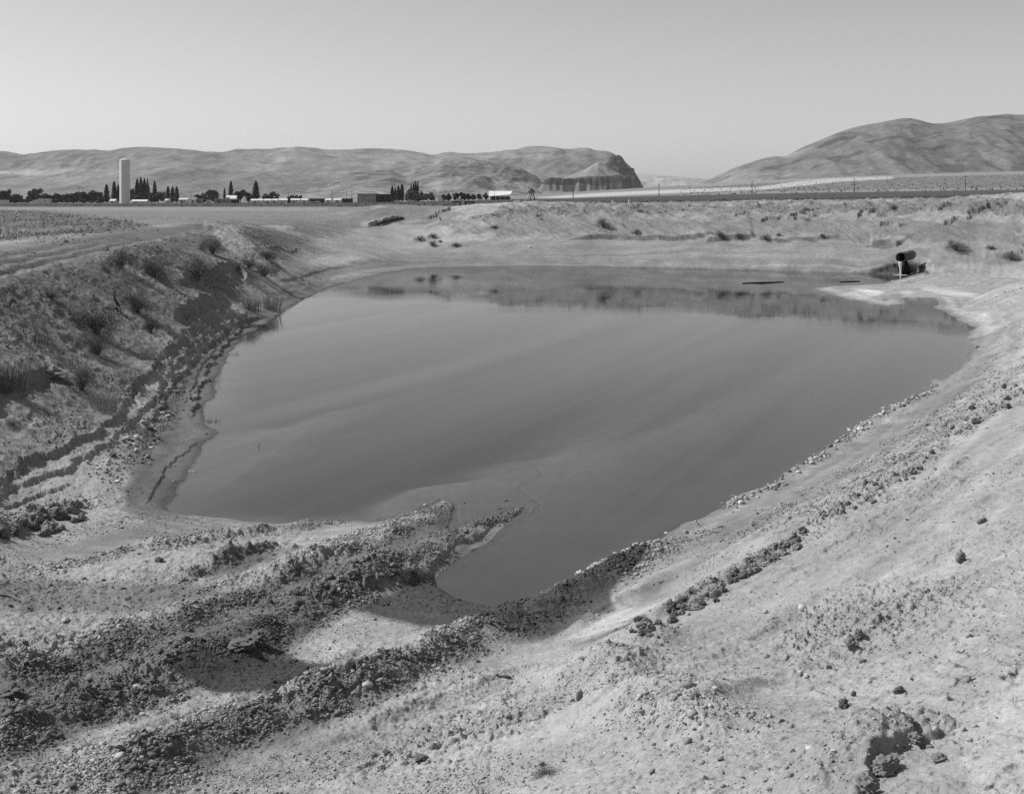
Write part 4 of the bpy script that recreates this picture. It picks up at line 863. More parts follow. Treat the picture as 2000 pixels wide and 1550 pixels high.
def tree(kind, tone, px, top, w, d, label, group):
    k = d / F; z = gz(px, d); hh = EZ - (top - HY) * k - z; NT[0] += 1
    e = empty('poplar_tree' if kind == 'p' else 'broad_tree' if kind == 'b' else 'bush', ((px - CX) * k, d, z), label, 'tree' if kind != 's' else 'bush', group, float(rng.uniform(0, 6)))
    wid = w * k
    me = POP[tone][NT[0] % len(POP[tone])] if kind == 'p' else BRO[tone][NT[0] % 3]
    c = link('crown', me, e); sx = wid / (.22 if kind == 'p' else .66)
    c.scale = (sx, sx, hh if kind == 'p' else hh / .97)
    t_ = link('trunk', TRK[0 if kind == 'p' else 1], e); t_.scale = (hh, hh, hh)
    return e
PG, BG, SG = 'columnar poplars along the far edge of the field', 'round trees along the far edge of the field', 'low bushes along the far edge of the field'
for px, top, w, d, tone, lab in [
    (208, 360.5, 10, 930, 'poplar', 'lone dark poplar left of the water tower'), (223, 354.5, 10, 940, 'poplar', 'tallest dark poplar left of the water tower'),
    (231, 361, 8, 960, 'leaf', 'lighter poplar touching the left side of the water tower'),
    (268, 350, 10, 960, 'poplar', 'outer left poplar of the dense group right of the water tower'), (275, 347, 9, 955, 'poplar', 'tallest poplar of the dense group right of the water tower'),
    (282, 349, 9, 965, 'poplar', 'third poplar of the dense group right of the water tower'), (288, 349.5, 6, 990, 'leaf', 'slim lighter poplar at the right side of the dense group'),
    (291, 363, 5, 985, 'leaf', 'shortest slim poplar at the right side of the dense group'), (302, 354, 9, 980, 'leaf', 'poplar rising out of round trees right of the dense group'),
    (328, 364, 9, 960, 'leaf', 'first of three small poplars in a row above a white tank'), (337, 365, 9, 965, 'leaf', 'middle one of three small poplars in a row'),
    (345, 364, 9, 970, 'leaf', 'last and palest of three small poplars in a row'),
    (438.5, 367, 5, 960, 'leaf', 'thin poplar left of the white gabled house'), (451, 354, 9, 940, 'poplar', 'dark poplar over the white gabled house'),
    (500, 354, 13, 930, 'poplar', 'thick dark poplar standing alone behind the trailers'),
    (766, 364, 8, 930, 'poplar', 'short poplar by the dark building'), (772, 367, 6, 930, 'poplar', 'slim poplar between two others by the dark building'), (778, 363, 8, 940, 'poplar', 'third poplar by the dark building'),
    (785, 360, 9, 940, 'poplar', 'tallest poplar by the dark building'), (803, 360, 5, 1000, 'poplar', 'small poplar top over the big pale round tree'), (808, 357, 6, 1000, 'poplar', 'second poplar top over the big pale round tree'),
    (812, 354, 6, 1000, 'poplar', 'tallest poplar top over the big pale round tree'), (816, 354, 5, 1000, 'poplar', 'rightmost poplar top over the big pale round tree')]:
    tree('p', tone, px, top, w, d, lab, PG)
for px, top, w, d, tone, lab in [
    (3, 370, 24, 950, 'poplar', 'dark round tree cut by the left picture edge'), (16, 368, 9, 955, 'leaf', 'narrow tree beside the dark one at the left edge'), (28, 378, 20, 960, 'leaf', 'low tree third from the left edge'),
    (39, 378, 10, 930, 'poplar', 'small pointed dark tree near the left edge'), (67, 367, 26, 960, 'leaf', 'tall loose tree left of the low white building'), (86, 377, 20, 950, 'leaf', 'round tree behind the low white building'),
    (100, 379, 16, 950, 'poplar', 'small round tree right of the low white building'), (114, 376, 20, 945, 'poplar', 'dark tree at the start of the long dark clump'), (128, 377, 19, 950, 'poplar', 'second tree of the long dark clump'),
    (143, 373, 20, 955, 'leaf', 'lighter tree between the two dark clumps'), (163, 372, 22, 945, 'poplar', 'big dark tree left of the lone poplar, first of three'), (177, 370, 22, 950, 'poplar', 'tallest of three big dark trees left of the lone poplar'),
    (190, 373, 23, 955, 'poplar', 'last of three big dark trees left of the lone poplar'), (194, 384, 16, 915, 'pale_leaf', 'pale low tree in front of the big dark trees'),
    (259, 367, 12, 950, 'leaf', 'tree touching the right side of the water tower'), (277, 380, 24, 900, 'leaf', 'round tree in front of the dense poplars'), (296, 375, 20, 930, 'leaf', 'round tree right of the dense poplars'),
    (310, 373, 22, 935, 'pale_leaf', 'pale round tree under the poplar that rises alone'), (333, 382, 14, 950, 'pale_leaf', 'low pale tree under three small poplars'),
    (388, 378, 18, 940, 'poplar', 'dark tree right of the farm house roof'), (412, 369, 28, 990, 'leaf', 'broad tree far behind the grey trailer'), (420, 380, 18, 930, 'leaf', 'low tree just behind the grey trailer'),
    (470, 368, 23, 930, 'poplar', 'big round dark tree between the gabled house and the thick poplar'), (488, 376, 14, 950, 'leaf', 'tree tucked left of the thick poplar'), (517, 380, 14, 950, 'leaf', 'low tree right of the thick poplar'),
    (531, 373, 20, 955, 'leaf', 'loose tree over the row of white trailers'), (798, 371, 18, 930, 'pale_leaf', 'pale tree right of the dark poplars by the dark building'), (810, 367, 22, 950, 'leaf', 'big pale round tree with poplar tops over it'),
    (817, 378, 16, 915, 'pale_leaf', 'small pale round tree in front of the big one'), (825, 372, 10, 960, 'poplar', 'dark tree behind two pale round trees'), (836, 374, 21, 920, 'pale_leaf', 'pale ball shaped tree at the end of the tall grove'),
    (867, 378, 9, 900, 'poplar', 'first of the orchard trees, touching the second'), (876, 376, 11, 900, 'poplar', 'second of the orchard trees'), (891, 375, 11, 900, 'poplar', 'third of the orchard trees, on bare ground'),
    (903, 373, 12, 900, 'poplar', 'fourth and tallest of the orchard trees'), (916, 377, 13, 900, 'poplar', 'fifth of the orchard trees'), (925, 378, 9, 905, 'leaf', 'sixth of the orchard trees, small'), (936, 377, 9, 900, 'poplar', 'seventh of the orchard trees, by a white truck'),
    (948, 375, 9, 900, 'poplar', 'last orchard tree, at the end of the long white shed')]:
    tree('b', tone, px, top, w, d, lab, BG)
for px, w, tone, lab in [(8, 14, 'leaf', 'first low bush from the left edge'), (22, 13, 'poplar', 'second low bush from the left edge'), (37, 12, 'poplar', 'third low bush from the left edge'), (50, 12, 'leaf', 'fourth low bush from the left edge'),
                         (106, 14, 'leaf', 'low bush under the dark clump, first of five'), (120, 15, 'poplar', 'low bush under the dark clump, second of five'), (135, 13, 'leaf', 'low bush under the dark clump, third of five'),
                         (148, 13, 'poplar', 'low bush under the dark clump, fourth of five'), (161, 13, 'leaf', 'low bush under the dark clump, last of five'), (180, 10, 'leaf', 'low bush under the three big dark trees'),
                         (568, 10, 'leaf', 'low bush behind the white trailers, first of three'), (577, 11, 'poplar', 'low bush behind the white trailers, middle of three'), (586, 9, 'poplar', 'low bush behind the white trailers, last of three'), (730, 8, 'poplar', 'dark bush behind the ribbed building')]:
    tree('s', tone, px, 387.5 if px < 200 else 380, w, 900, lab, SG)

# buildings --------------------------------------------------------
def house(name, x0, x1, y0, y1, d, wall, roof, label, cat, depth=8., gable=0., win=3, door=True, group=None, ztop=None, rot=0.):
    k = d / F; xc = (x0 + x1) / 2; z = gz(xc, d); L_ = (x1 - x0) * k; zt = EZ - (y0 - HY) * k; hh = max(zt - z, 1.8) - gable
    e = empty(name, ((xc - CX) * k, d, z), label, cat, group, rot)
    mb = MB(); mb.box((0, depth / 2, hh / 2 - .2), (L_, depth, hh + .4))
    if gable: mb.add([(-L_ / 2, 0, hh), (-L_ / 2, depth, hh), (-L_ / 2, depth / 2, hh + gable * .94), (L_ / 2, 0, hh), (L_ / 2, depth, hh), (L_ / 2, depth / 2, hh + gable * .94)], [(0, 2, 1), (3, 4, 5)])
    mb.part('wall', M[wall], e)
    mb = MB(); o = .3
    if gable:
        for s_ in (0, 1):
            ya, yb = (-o, depth / 2) if s_ == 0 else (depth + o, depth / 2); za = hh - o * gable / (depth / 2) + .05
            vs = [(-L_ / 2 - o, ya, za), (L_ / 2 + o, ya, za), (L_ / 2 + o, yb, hh + gable), (-L_ / 2 - o, yb, hh + gable)]; vs += [(a, b, c + .12) for a, b, c in vs]
            mb.add(vs, [(0, 1, 2, 3), (7, 6, 5, 4), (0, 4, 5, 1), (1, 5, 6, 2), (2, 6, 7, 3), (3, 7, 4, 0)])
    else:
        mb.box((0, depth / 2, hh + .1), (L_ + .4, depth + .4, .2))
    mb.part('roof', M[roof], e)
    for q_ in range(win):
        xx = -L_ / 2 + L_ * (q_ + .6) / (win + .4); mb = MB(); mb.box((xx, -.03, hh * .58), (min(1.1, L_ / (win + 1) * .6), .06, hh * .32)); mb.part('window', M['window'], e)
    if door:
        mb = MB(); mb.box((-L_ / 2 + L_ * .45 / (win + .4) + L_ * .18, -.03, hh * .36), (.9, .06, hh * .7)); mb.part('door', M['rust'], e)
    return e
TG = 'trailers and cabins in a row at the far edge of the field'
house('mobile_home', 418, 448, 388.6, 396, 830, 'grey_siding', 'white', 'long grey trailer with pale roof edge, left of the dark one', 'trailer', 3.6, win=2, group=TG)
house('mobile_home', 451, 466, 390.5, 395, 840, 'dark_wall', 'rust', 'dark low trailer beside the long grey one', 'trailer', 3.2, win=1, group=TG)
house('mobile_home', 403, 410, 391, 395.5, 840, 'white', 'white', 'small white cabin left of the long grey trailer', 'trailer', 3.2, win=1, group=TG)
for x0, x1, y0, lab in [(490, 513, 388.8, 'long white trailer with one dark window, first of the white row'), (516, 529, 388.8, 'short white trailer, second of the white row'), (531, 541, 388.5, 'third white trailer of the row, next to a grey gap'), (545, 561, 388.2, 'fourth white trailer of the row, with a car before it'),
                        (568, 585, 388, 'fifth white trailer of the row, beside a dark shed'), (588, 600, 388, 'sixth white trailer of the row'), (636, 646, 388, 'small white cabin left of the tall pole'), (652, 666, 387.8, 'white cabin between two tall poles')]:
    house('mobile_home', x0, x1, y0, 395, 835 + (x0 % 7), 'white', 'white', lab, 'trailer', 3.4, gable=.95, win=2 if x1 - x0 > 14 else 1, group=TG)
house('shed', 561.8, 567.4, 388, 393, 842, 'dark_wall', 'rust', 'small dark shed between two white trailers', 'shed', 4, win=0)
house('shed', 668, 687, 388.2, 393, 850, 'dark_wall', 'grey_siding', 'long low dark shed by the second tall pole', 'shed', 6, win=2)
house('shed', 604, 632, 388.5, 393, 855, 'dark_wall', 'grey_siding', 'low open shed behind parked cars', 'shed', 5, win=3, door=False)
house('farm_house', 442, 448, 382, 390, 900, 'cream', 'white', 'small white house half hidden by the thin poplar', 'house', 6, 1.2, 1)
house('farm_house', 449.5, 460, 382, 392, 880, 'white', 'white', 'white gabled house under the dark poplar', 'house', 7, 2.2, 1)
house('farm_house', 257, 286, 390.2, 396, 860, 'cream', 'white', 'long low house with a white roof right of the water tower', 'house', 6, gable=1.1, win=4)
house('farm_house', 214, 224, 389.2, 395, 880, 'cream', 'white', 'small pale house between the poplars and the water tower', 'house', 6, 1.2, 1)
house('farm_house', 349, 366, 387.6, 395, 860, 'cream', 'white', 'low house with white roof and two doors beyond the field', 'house', 6, .8, 2)
house('farm_house', 372, 382, 385.5, 394, 900, 'cream', 'roof', 'house with a pale gable left of the dark tree', 'house', 7, 1.8, 1)
house('farm_house', 383, 393, 388.5, 394, 870, 'grey_siding', 'white', 'small grey house with white roof under the dark tree', 'house', 6, win=1)
house('farm_house', 74, 95, 388.5, 393, 890, 'white', 'white', 'low white building among the trees near the left edge', 'house', 6, win=2)
house('shed', -2, 11, 394.5, 399, 700, 'white', 'white', 'long white shed roof cut by the left edge', 'shed', 5, win=0, door=False)
house('shed', 64, 78, 395.5, 399, 700, 'white', 'white', 'low white shed in front of the tree line', 'shed', 4, win=0, door=False)
house('shed', 855, 863, 386, 390, 880, 'white', 'white', 'small pale shed at the foot of a pole by the ball shaped tree', 'shed', 4, win=0)
# ribbed building
d = 850.; k = d / F; z = gz(716, d); L_ = 36 * k; hh = EZ - (379.5 - HY) * k - z
e = empty('packing_shed', ((716 - CX) * k, d, z), 'ribbed packing shed with pale upright slats and a flat dark roof', 'shed')
mb = MB(); mb.box((0, 6, hh / 2 - .2), (L_, 12, hh + .4)); mb.part('wall', M['dark_wall'], e)
for q_ in range(15):
    mb = MB(); mb.box((-L_ / 2 + L_ * (q_ + .5) / 15, -.12, hh / 2), (.5, .3, hh)); mb.part('slat', M['concrete'], e)
mb = MB(); mb.box((0, 6, hh + .2), (L_ + .8, 13, .4)); mb.part('roof', M['rust'], e)
e2 = house('packing_shed', 737, 770, 379.8, 391, 870, 'dark_wall', 'rust', 'dark flat roofed building joined by trees to the ribbed shed', 'shed', 10, win=3)
# long shed with a big white roof
d = 900.; k = d / F; z = gz(978, d); x0, x1 = (954 - CX) * k, (1001 - CX) * k; L_ = x1 - x0
e = empty('long_shed', ((x0 + x1) / 2, d, z), 'long shed with a big sloping white metal roof beside the orchard', 'shed')
h1 = EZ - (372.8 - HY) * k - z; h0 = EZ - (383 - HY) * k - z; h0r = EZ - (379.5 - HY) * k - z
mb = MB(); vs = [(-L_ / 2 + .5, -3, h0), (L_ / 2 - 1.5, -3, h0r), (L_ / 2, 7, h1), (-L_ / 2, 7, h1)]; vs += [(a, b, c - .25) for a, b, c in vs]; mb.add(vs, [(0, 1, 2, 3), (7, 6, 5, 4), (0, 4, 5, 1), (1, 5, 6, 2), (2, 6, 7, 3), (3, 7, 4, 0)]); mb.part('roof', M['white'], e)
mb = MB(); mb.box((0, 3, h0 / 2 - .3), (L_ - 3, 9, h0 + .2)); mb.part('wall', M['dark_wall'], e)
for q_ in range(5):
    mb = MB(); mb.box((-L_ / 2 + 2 + (L_ - 4) * q_ / 4, -2.2, h0 / 2), (.3, .3, h0)); mb.part('post', M['cream'], e)
# tank on the ground
d = 850.; k = d / F; z = gz(328, d); e = empty('storage_tank', ((328 - CX) * k, d, z), 'white round ended tank lying under three small poplars', 'tank')
mb = MB(); R2 = 1.3; L2 = 8 * k
pr = [(-L2 / 2 - .6, .01), (-L2 / 2 - .4, R2 * .7), (-L2 / 2, R2), (L2 / 2, R2), (L2 / 2 + .4, R2 * .7), (L2 / 2 + .6, .01)]
mb.tube([(a, 0, R2 + .4) for a, _ in pr], [b for _, b in pr], 24); mb.part('vessel', M['white'], e, True)
for s_ in (-1, 1):
    mb = MB(); mb.box((s_ * L2 * .3, 0, .4), (.3, 2, 1.0)); mb.part('cradle', M['concrete'], e)
# parked cars in front of the trailers
def car(px, d, tone, label, rz=0., sc=1.):
    k = d / F; z = gz(px, d); e = empty('parked_car', ((px - CX) * k, d, z), label, 'car', 'cars parked by the trailers', rz)
    mb = MB(); pr = [(-2.2, .35), (-2.2, .8), (-1.4, .92), (1.2, .92), (2.15, .78), (2.2, .35)]
    vs = [(a, s_, b) for s_ in (-.85, .85) for a, b in pr]; n_ = len(pr); mb.add(vs, [tuple(range(n_)), tuple(range(2 * n_ - 1, n_ - 1, -1))] + [(i, n_ + i, n_ + (i + 1) % n_, (i + 1) % n_) for i in range(n_)]); mb.part('body', M[tone], e)
    mb = MB(); pr = [(-1.5, .9), (-1.1, 1.42), (.3, 1.45), (.95, .9)]; vs = [(a, s_ * (.8 if b < 1 else .66), b) for s_ in (-1, 1) for a, b in pr]; mb.add(vs, [(0, 1, 2, 3), (7, 6, 5, 4)] + [(i, 4 + i, 4 + (i + 1) % 4, (i + 1) % 4) for i in range(4)]); mb.part('cabin', M['window'], e)
    mb = MB(); mb.box((-.4, 0, 1.47), (1.4, 1.3, .06)); mb.part('roof', M[tone], e)
    for a in (-1.35, 1.35):
        for s_ in (-.8, .8):
            mb = MB(); mb.tube([(a, s_ - .1, .34), (a, s_ + .1, .34)], .34, 16); mb.part('wheel', M['tyre'], e)
    return e
car(604.5, 822, 'white', 'pale car parked left of the low open shed', .2); car(619, 818, 'white', 'white car parked before the low open shed', -.1); car(489, 815, 'white', 'white car before the first white trailer', .1)
car(546, 818, 'cream', 'pale car before the fourth white trailer', .05); car(711, 835, 'white', 'white car at the foot of the ribbed shed', .1); car(774, 850, 'white', 'white truck like car by the short poplar', .0)
car(801, 860, 'cream', 'pale car under the big round tree', .1); car(938, 880, 'white', 'white car between two orchard trees', 0.); car(898, 880, 'cream', 'pale car under the orchard trees', .0)

# poles -------------------------------------------------------------
def pole(px, top, d, label, rad=.16, arm=True, bot=None):
    k = d / F; z = gz(px, d); hh = EZ - (top - HY) * k - z
    e = empty('utility_pole', ((px - CX) * k, d, z), label, 'pole', 'utility poles across the plain')
    mb = MB(); mb.tube([(0, 0, -.5), (0, 0, hh)], [rad * 1.25, rad * .85], 10); mb.part('shaft', M['pole'], e, True)
    if arm:
        mb = MB(); mb.box((0, -.16, hh - .5), (1.9, .12, .14), .5); mb.part('crossarm', M['pole'], e)
        for s_ in (-.8, 0, .8):
            mb = MB(); mb.tube([(s_ * math.cos(.5), -.16 + s_ * math.sin(.5), hh - .43), (s_ * math.cos(.5), -.16 + s_ * math.sin(.5), hh - .2)], .06, 6); mb.part('insulator', M['concrete'], e)
    return e
pole(1119.3, 365.5, 640, 'utility pole right of the wooden frame, before the dark cliff', .2); pole(1287, 359.5, 700, 'utility pole in the gap between cliff and right hill', .2)
pole(1469, 352.5, 760, 'utility pole under the left foot of the right hill', .2); pole(1668.5, 348.5, 760, 'utility pole before the middle of the right hill', .2); pole(1885.5, 343, 760, 'utility pole nearest the right picture edge', .2)
pole(648.6, 371.5, 810, 'tall dark pole left of the long low dark shed', .2); pole(687.2, 372, 810, 'tall dark pole at the right end of the long low dark shed', .2); pole(676.5, 373.5, 900, 'thin pole between two tall ones', .12)
pole(563, 371, 900, 'thin pole over the row of white trailers', .12); pole(477.8, 375, 840, 'pole before the big round dark tree', .14); pole(849.5, 370.5, 850, 'twin armed pole at the end of the tall grove', .2)
pole(155, 365.5, 930, 'pole above the dark tree clump near the left edge', .12); pole(106, 375, 900, 'pole beside the dark clump toward the left edge', .12); pole(20.5, 377, 900, 'pole nearest the left picture edge', .12)
pole(373, 374.5, 880, 'pole by the house with a pale gable', .14); pole(321, 376, 890, 'pole left of the three small poplars', .12); pole(966, 367, 850, 'pole before the long white roof', .12); pole(922, 377, 850, 'short pole before the orchard', .12, False); pole(758, 373, 900, 'pole behind the dark flat roofed building', .12)
# wooden frame with a pointed roof
d = 245.; k = d / F; z = gz(1037, d) - .05; ap = EZ - (367 - HY) * k - z; e = empty('wooden_frame_tower', ((1038 - CX) * k, d, z), 'wooden frame of splayed pale legs under a dark pointed roof', 'frame')
rf = EZ - (376.5 - HY) * k - z; hw = 8.5 * k
mb = MB(); b4 = [(-hw, -hw * .7, rf), (hw * .35, -hw, rf), (hw, hw * .7, rf), (-hw * .35, hw, rf)]; mb.add(b4 + [(0, 0, ap), ], [(0, 1, 4), (1, 2, 4), (2, 3, 4), (3, 0, 4), (3, 2, 1, 0)]); mb.part('roof', M['shingle'], e)
for (bx, by), (tx, ty), mt in [((-12.5, -7), (-2, -1), 'white'), ((.8, -9), (-.2, -1.5), 'white'), ((9, 5), (2, 1), 'wood'), ((-3, 8), (0, 1), 'wood')]:
    mb = MB(); mb.tube([(bx * k, by * k, -.1), (tx * k, ty * k, rf + .25)], [.12, .1], 8); mb.part('leg', M['concrete' if mt == 'white' else mt], e, True)
for zz, x0, x1 in [(.35, -10.5, .6), (.75, -7.5, .3), (1.15, -5, .1)]:
    mb = MB(); mb.box(((x0 + x1) / 2 * k, -7.5 * k, zz), ((x1 - x0) * k, .05, .09)); mb.part('rail', M['wood'], e)
for px_, w_, lab in [(1026, 6, 'dark heap at the left leg of the wooden frame'), (1051, 8, 'dark heap right of the wooden frame')]:
    zz = gz(px_, d + .6); o = link('dirt_heap', CD[0], None, ((px_ - CX) * k, d + .6, zz), .4); o.scale = (w_ * k * .6, .5, .28); tag(o, lab, 'heap')
# wagons
for px_, rz, lab in [(892, .1, 'left of two old flatbed wagons behind the far bank'), (917, -.1, 'right of two old flatbed wagons, half hidden by the bank')]:
    d = 116.; k = d / F; z = gz(px_, d); zt = EZ - (393.2 - HY) * k; e = empty('flatbed_wagon', ((px_ - CX) * k, d, z), lab, 'wagon', 'old wagons behind the far bank', rz); hh = zt - z
    mb = MB(); mb.box((0, 0, hh - .07), (17 * k, 1.1, .13)); mb.part('deck', M['rust'], e)
    for s_ in (-.38, .38):
        mb = MB(); mb.box((s_, 0, hh - .3), (.06, .8, .36)); mb.part('stake', M['rust'], e)
    mb = MB(); mb.box((.05, 0, hh - .5), (.9, .5, .12)); mb.part('chassis', M['rust'], e)
    for a in (-.33, .33):
        for s_ in (-.4, .4):
            mb = MB(); mb.tube([(a, s_ - .06, hh - .58), (a, s_ + .06, hh - .58)], .18, 14); mb.part('wheel', M['tyre'], e)
# concrete posts by the field
for px_, top, lab in [(1197, 391.3, 'squat concrete post, left of a pair on the far bank'), (1229.3, 390.5, 'squat concrete post, right of a pair on the far bank')]:
    d = 100.; k = d / F; z = gz(px_, d); hh = EZ - (top - HY) * k - z; mb = MB(); mb.lathe([(2.3 * k, -.2), (2.3 * k, hh - .02), (2.0 * k, hh), (.001, hh)], 20); tag(mb.part('concrete_post', M['concrete'], None, False, ((px_ - CX) * k, d, z)), lab, 'post', 'concrete posts on the far bank')
for px_, lab in [(1208, 'low pale block beside the left concrete post'), (1220, 'low pale block beside the right concrete post')]:
    d = 100.; k = d / F; z = gz(px_, d); o = link('concrete_block', PM[1], None, ((px_ - CX) * k, d, z + .03), .2); o.scale = (2.8 * k, .1, .08); tag(o, lab, 'block', 'low blocks between the concrete posts')
print('objects', time.time() - T0)

# ------------------------------------------------------------------ hills
M['hill'] = mottled('dry grass hill', .3, .16, .006, .95, attr='tone', detail=12, fines=((.035, .28, 8), (.2, .3, 5)), bump=.4, bscale=.012, dist=16.)
M['cliff'] = mottled('dark basalt', .09, .3, .02, .95, attr='tone', detail=12)
def hill(name, sky, dc, df, tone=.28, amp=.3, seed=1, shape='round', mt='hill', nu=620, nv=170, base=-8, sharp=.12, gul=(420, 1500), dark=None, talus=0.):
    sky = np.array(sky, float); u = np.linspace((sky[0, 0] - CX) / F, (sky[-1, 0] - CX) / F, nu); v = np.linspace(0, 1.35, nv)
    jag = 0 if shape == 'round' else 1.1
    ys = np.interp(u * F + CX, sky[:, 0], sky[:, 1]); zs = (HY - ys) / F * dc + EZ
    if shape == 'round':
        ker = np.ones(9) / 9; zs = np.convolve(np.pad(zs, 4, 'edge'), ker, 'valid')
    zs = zs + (fbm(u * dc / 160, u * 0, seed + 50, 4) * 2.5 if shape == 'round' else fbm(u * dc / 45, u * 0, seed + 50, 4) * 3.2)
    Vg, Ug = np.meshgrid(v, u, indexing='ij'); Y = df + (dc - df) * Vg; XX = Ug * Y; ZS = zs[None, :] - base
    if shape == 'round': sh = np.where(Vg < 1, np.sin(np.clip(Vg, 0, 1) * np.pi / 2) ** 1.25, 1 - ((Vg - 1) / .35) ** 2 * .3)
    else:
        q_ = Vg + .07 * gn(XX / 210, Y / 300, seed + 3) + .025 * gn(XX / 47, Y / 90, seed + 4) + .018 * gn(XX / 15, Y / 25, seed + 5)
        sh = talus * sm(0, .5, q_) + (1 - talus) * sm(.5, .5 + sharp, q_); sh = np.where(Vg > .9, np.maximum(sh, sm(.5, .5 + sharp, q_)), sh)
        sh = sh * (1 - sm(1.05, 1.35, Vg) * .5)
    wv = np.clip(Vg * np.clip(1 - Vg, 0, 1) ** 1.3 * 4.5, 0, 1) if shape == 'round' else sm(0, .3, Vg) * (1 - sm(.7, 1, Vg)) * .3
    wxn = XX + 250 * gn(XX / 900, Y / 900, seed + 7)
    rid = .35 + .8 * gn(wxn / gul[0], Y / gul[1], seed) + .4 * (.35 - np.abs(gn(wxn / gul[0] * 1.4, Y / gul[1] * 1.1, seed + 9))) + .5 * (.35 - np.abs(gn(wxn / gul[0] * 2.3, Y / gul[1] * 2.1, seed + 1))) + .3 * (.35 - np.abs(gn(wxn / gul[0] * 5.1, Y / gul[1] * 4.7, seed + 2)))
    Z = base + ZS * (sh + amp * wv * (rid - .3)) + fbm(XX / 120, Y / 120, seed + 20, 4) * (2.2 if shape == 'round' else 6.) * np.clip(wv + (.1 if shape == 'round' else .45), 0, 1)
    tn = tone * (1 + .25 * fbm(XX / 700, Y / 1400, seed + 30, 4)) 
    if shape == 'round':
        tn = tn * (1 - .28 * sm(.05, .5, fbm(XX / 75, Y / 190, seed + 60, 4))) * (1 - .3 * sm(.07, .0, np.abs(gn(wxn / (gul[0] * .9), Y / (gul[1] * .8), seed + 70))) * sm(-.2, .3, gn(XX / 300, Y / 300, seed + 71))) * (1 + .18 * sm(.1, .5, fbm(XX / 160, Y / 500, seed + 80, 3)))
    else: tn = tn * (1 + .7 * gn(Z / 9 + XX / 300, XX / 120, seed + 90) + .5 * fbm(XX / 25, Z / 12, seed + 91, 3))
    if dark is not None: tn = dark(Ug * F + CX, HY - (Z - EZ) / Y * F, XX, Y, tn, rid)
    qd = (np.arange(nv - 1)[:, None] * nu + np.arange(nu - 1)[None, :]).ravel()
    return tag(link(name, mesh_np(name, np.stack([XX, Y, Z], -1).reshape(-1, 3), np.stack([qd, qd + 1, qd + nu + 1, qd + nu], 1), M[mt], True, {'tone': np.clip(tn, .03, .6).ravel()})), kind='structure')
def dk_left(px, py, x, y, t_, r):
    t_ = t_ + .2 * np.exp(-((px - 20) / 110) ** 2 - ((py - 337) / 5) ** 2) + .1 * np.exp(-((px - 150) / 70) ** 2 - ((py - 332) / 4) ** 2)
    return t_
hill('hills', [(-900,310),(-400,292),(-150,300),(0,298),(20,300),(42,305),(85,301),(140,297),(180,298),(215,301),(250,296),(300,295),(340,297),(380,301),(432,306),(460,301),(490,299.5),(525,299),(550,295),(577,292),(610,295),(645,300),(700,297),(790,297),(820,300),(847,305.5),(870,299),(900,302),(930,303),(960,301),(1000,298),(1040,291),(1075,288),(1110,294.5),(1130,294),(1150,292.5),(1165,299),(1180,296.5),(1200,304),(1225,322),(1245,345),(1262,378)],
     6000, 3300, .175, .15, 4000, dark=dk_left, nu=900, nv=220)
def dk_foot(px, py, x, y, t_, r):
    o = fbm(x / 130, y / 60, 4555, 4)
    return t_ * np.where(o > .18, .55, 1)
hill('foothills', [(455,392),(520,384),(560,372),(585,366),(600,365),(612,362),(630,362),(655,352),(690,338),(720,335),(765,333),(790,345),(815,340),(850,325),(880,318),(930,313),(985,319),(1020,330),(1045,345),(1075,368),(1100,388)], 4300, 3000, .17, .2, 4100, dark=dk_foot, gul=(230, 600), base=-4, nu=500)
hill('bluff', [(1035,392),(1050,372),(1064,352),(1085,348.5),(1110,347),(1140,346),(1180,344.5),(1215,343.5),(1238,344),(1247,349),(1251,362),(1258,371),(1268,376),(1275,382)], 3500, 3250, .045, .04, 4200, 'cliff', 'cliff', 420, 160, -4, .1, (45, 260), talus=.42,
     dark=lambda px, py, x, y, t_, r: np.where((py > 359 + 7 * fbm(x / 60, y / 400, 4222, 3)) & (px < 1180 + 25 * gn(x / 90, y / 90, 4230)), .17, t_))
hill('bluff', [(1090,352),(1118,341),(1140,332),(1158,322),(1168,318),(1182,324),(1200,334),(1222,344),(1240,350)], 3760, 3560, .22, .2, 4300, gul=(60, 600), nu=260, nv=90, base=55)
hill('bluff', [(1176,352),(1183,320),(1191,313),(1194,307),(1202,305.5),(1208,304.5),(1214,308),(1217,312),(1224,324),(1231,329),(1238,330.5),(1240,337),(1243,346),(1248,350),(1252,364),(1259,374),(1268,384)], 4100, 3800, .045, .14, 4400, 'cliff', 'cliff', 300, 160, -4, .3, (60, 150), talus=.35,
     dark=lambda px, py, x, y, t_, r: np.where(fbm(x / 45, y / 30, 4411, 3) > .35, .2, t_))
def dk_right(px, py, x, y, t_, r):
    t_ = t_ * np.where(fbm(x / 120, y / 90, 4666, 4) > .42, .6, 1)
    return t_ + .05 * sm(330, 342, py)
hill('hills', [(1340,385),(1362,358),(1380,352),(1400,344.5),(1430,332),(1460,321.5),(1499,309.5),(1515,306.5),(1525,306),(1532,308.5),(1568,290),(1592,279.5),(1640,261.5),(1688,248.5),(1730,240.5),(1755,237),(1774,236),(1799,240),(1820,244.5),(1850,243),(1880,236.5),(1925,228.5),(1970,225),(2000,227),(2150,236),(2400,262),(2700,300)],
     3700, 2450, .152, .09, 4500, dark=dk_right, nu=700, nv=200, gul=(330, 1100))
hill('distant_hill', [(1150,352),(1240,338.5),(1290,342.5),(1340,347),(1400,352),(1450,360),(1500,380)], 11000, 8500, .33, .1, 4700, nu=160, nv=60)

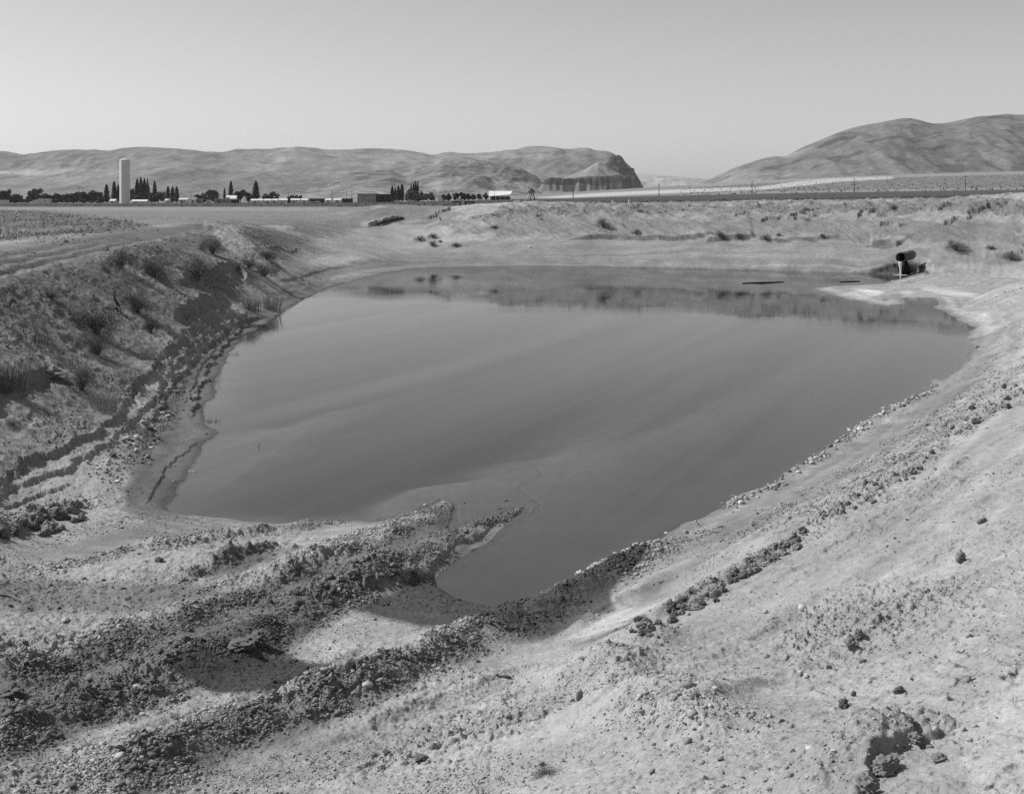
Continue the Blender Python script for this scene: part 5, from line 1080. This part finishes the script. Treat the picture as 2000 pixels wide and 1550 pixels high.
# ------------------------------------------------------------------ light, sky, camera
EL, AZ = math.radians(43.5), math.radians(-76)
sd_ = (math.cos(EL) * math.sin(AZ), math.cos(EL) * math.cos(AZ), math.sin(EL))
L_ = bpy.data.lights.new('sun', 'SUN'); L_.energy = 5.0; L_.angle = math.radians(.53); L_.color = (1, 1, 1)
so = bpy.data.objects.new('sun', L_); COL.objects.link(so); so.rotation_euler = mathutils.Vector(sd_).to_track_quat('Z', 'Y').to_euler()
w_ = bpy.data.worlds.new('World'); scene.world = w_; w_.use_nodes = True; nt = w_.node_tree; N, L = nt.nodes, nt.links
sk = N.new('ShaderNodeTexSky'); sk.sky_type = 'NISHITA'; sk.sun_disc = False; sk.sun_elevation = EL; sk.sun_rotation = AZ; sk.air_density = 1.; sk.dust_density = .75; sk.ozone_density = 1.
se = N.new('ShaderNodeSeparateColor'); L.new(sk.outputs[0], se.inputs[0])       # black and white film: one channel of the sky's light
L.new(se.outputs[1], N['Background'].inputs['Color']); N['Background'].inputs['Strength'].default_value = .114
hz = MB(); hz.box((0, 5500, 190), (16000, 11900, 400)); HZ = bpy.data.materials.new('haze'); HZ.use_nodes = True; nt2 = HZ.node_tree; nt2.nodes.remove(nt2.nodes['Principled BSDF'])
pv = nt2.nodes.new('ShaderNodeVolumePrincipled'); pv.inputs['Color'].default_value = (.9, .9, .9, 1); pv.inputs['Density'].default_value = 3.5e-5; pv.inputs['Anisotropy'].default_value = .2; nt2.links.new(pv.outputs[0], nt2.nodes['Material Output'].inputs['Volume'])
tag(hz.part('haze', HZ), kind='stuff')
cam = bpy.data.cameras.new('camera'); co = bpy.data.objects.new('camera', cam); COL.objects.link(co)
co.location = (0, 0, EZ); co.rotation_euler = (math.pi / 2, 0, 0); cam.sensor_width = 36; cam.lens = F / 2000 * 36; cam.shift_y = -(775 - HY) / 2000; cam.clip_start = .1; cam.clip_end = 40000
scene.camera = co
scene.view_settings.view_transform = 'Standard'; scene.view_settings.look = 'None'; scene.view_settings.exposure = 0.; scene.view_settings.gamma = 1.
scene.cycles.max_bounces = 5; scene.cycles.transparent_max_bounces = 6; scene.cycles.use_denoising = False
print('done', time.time() - T0)
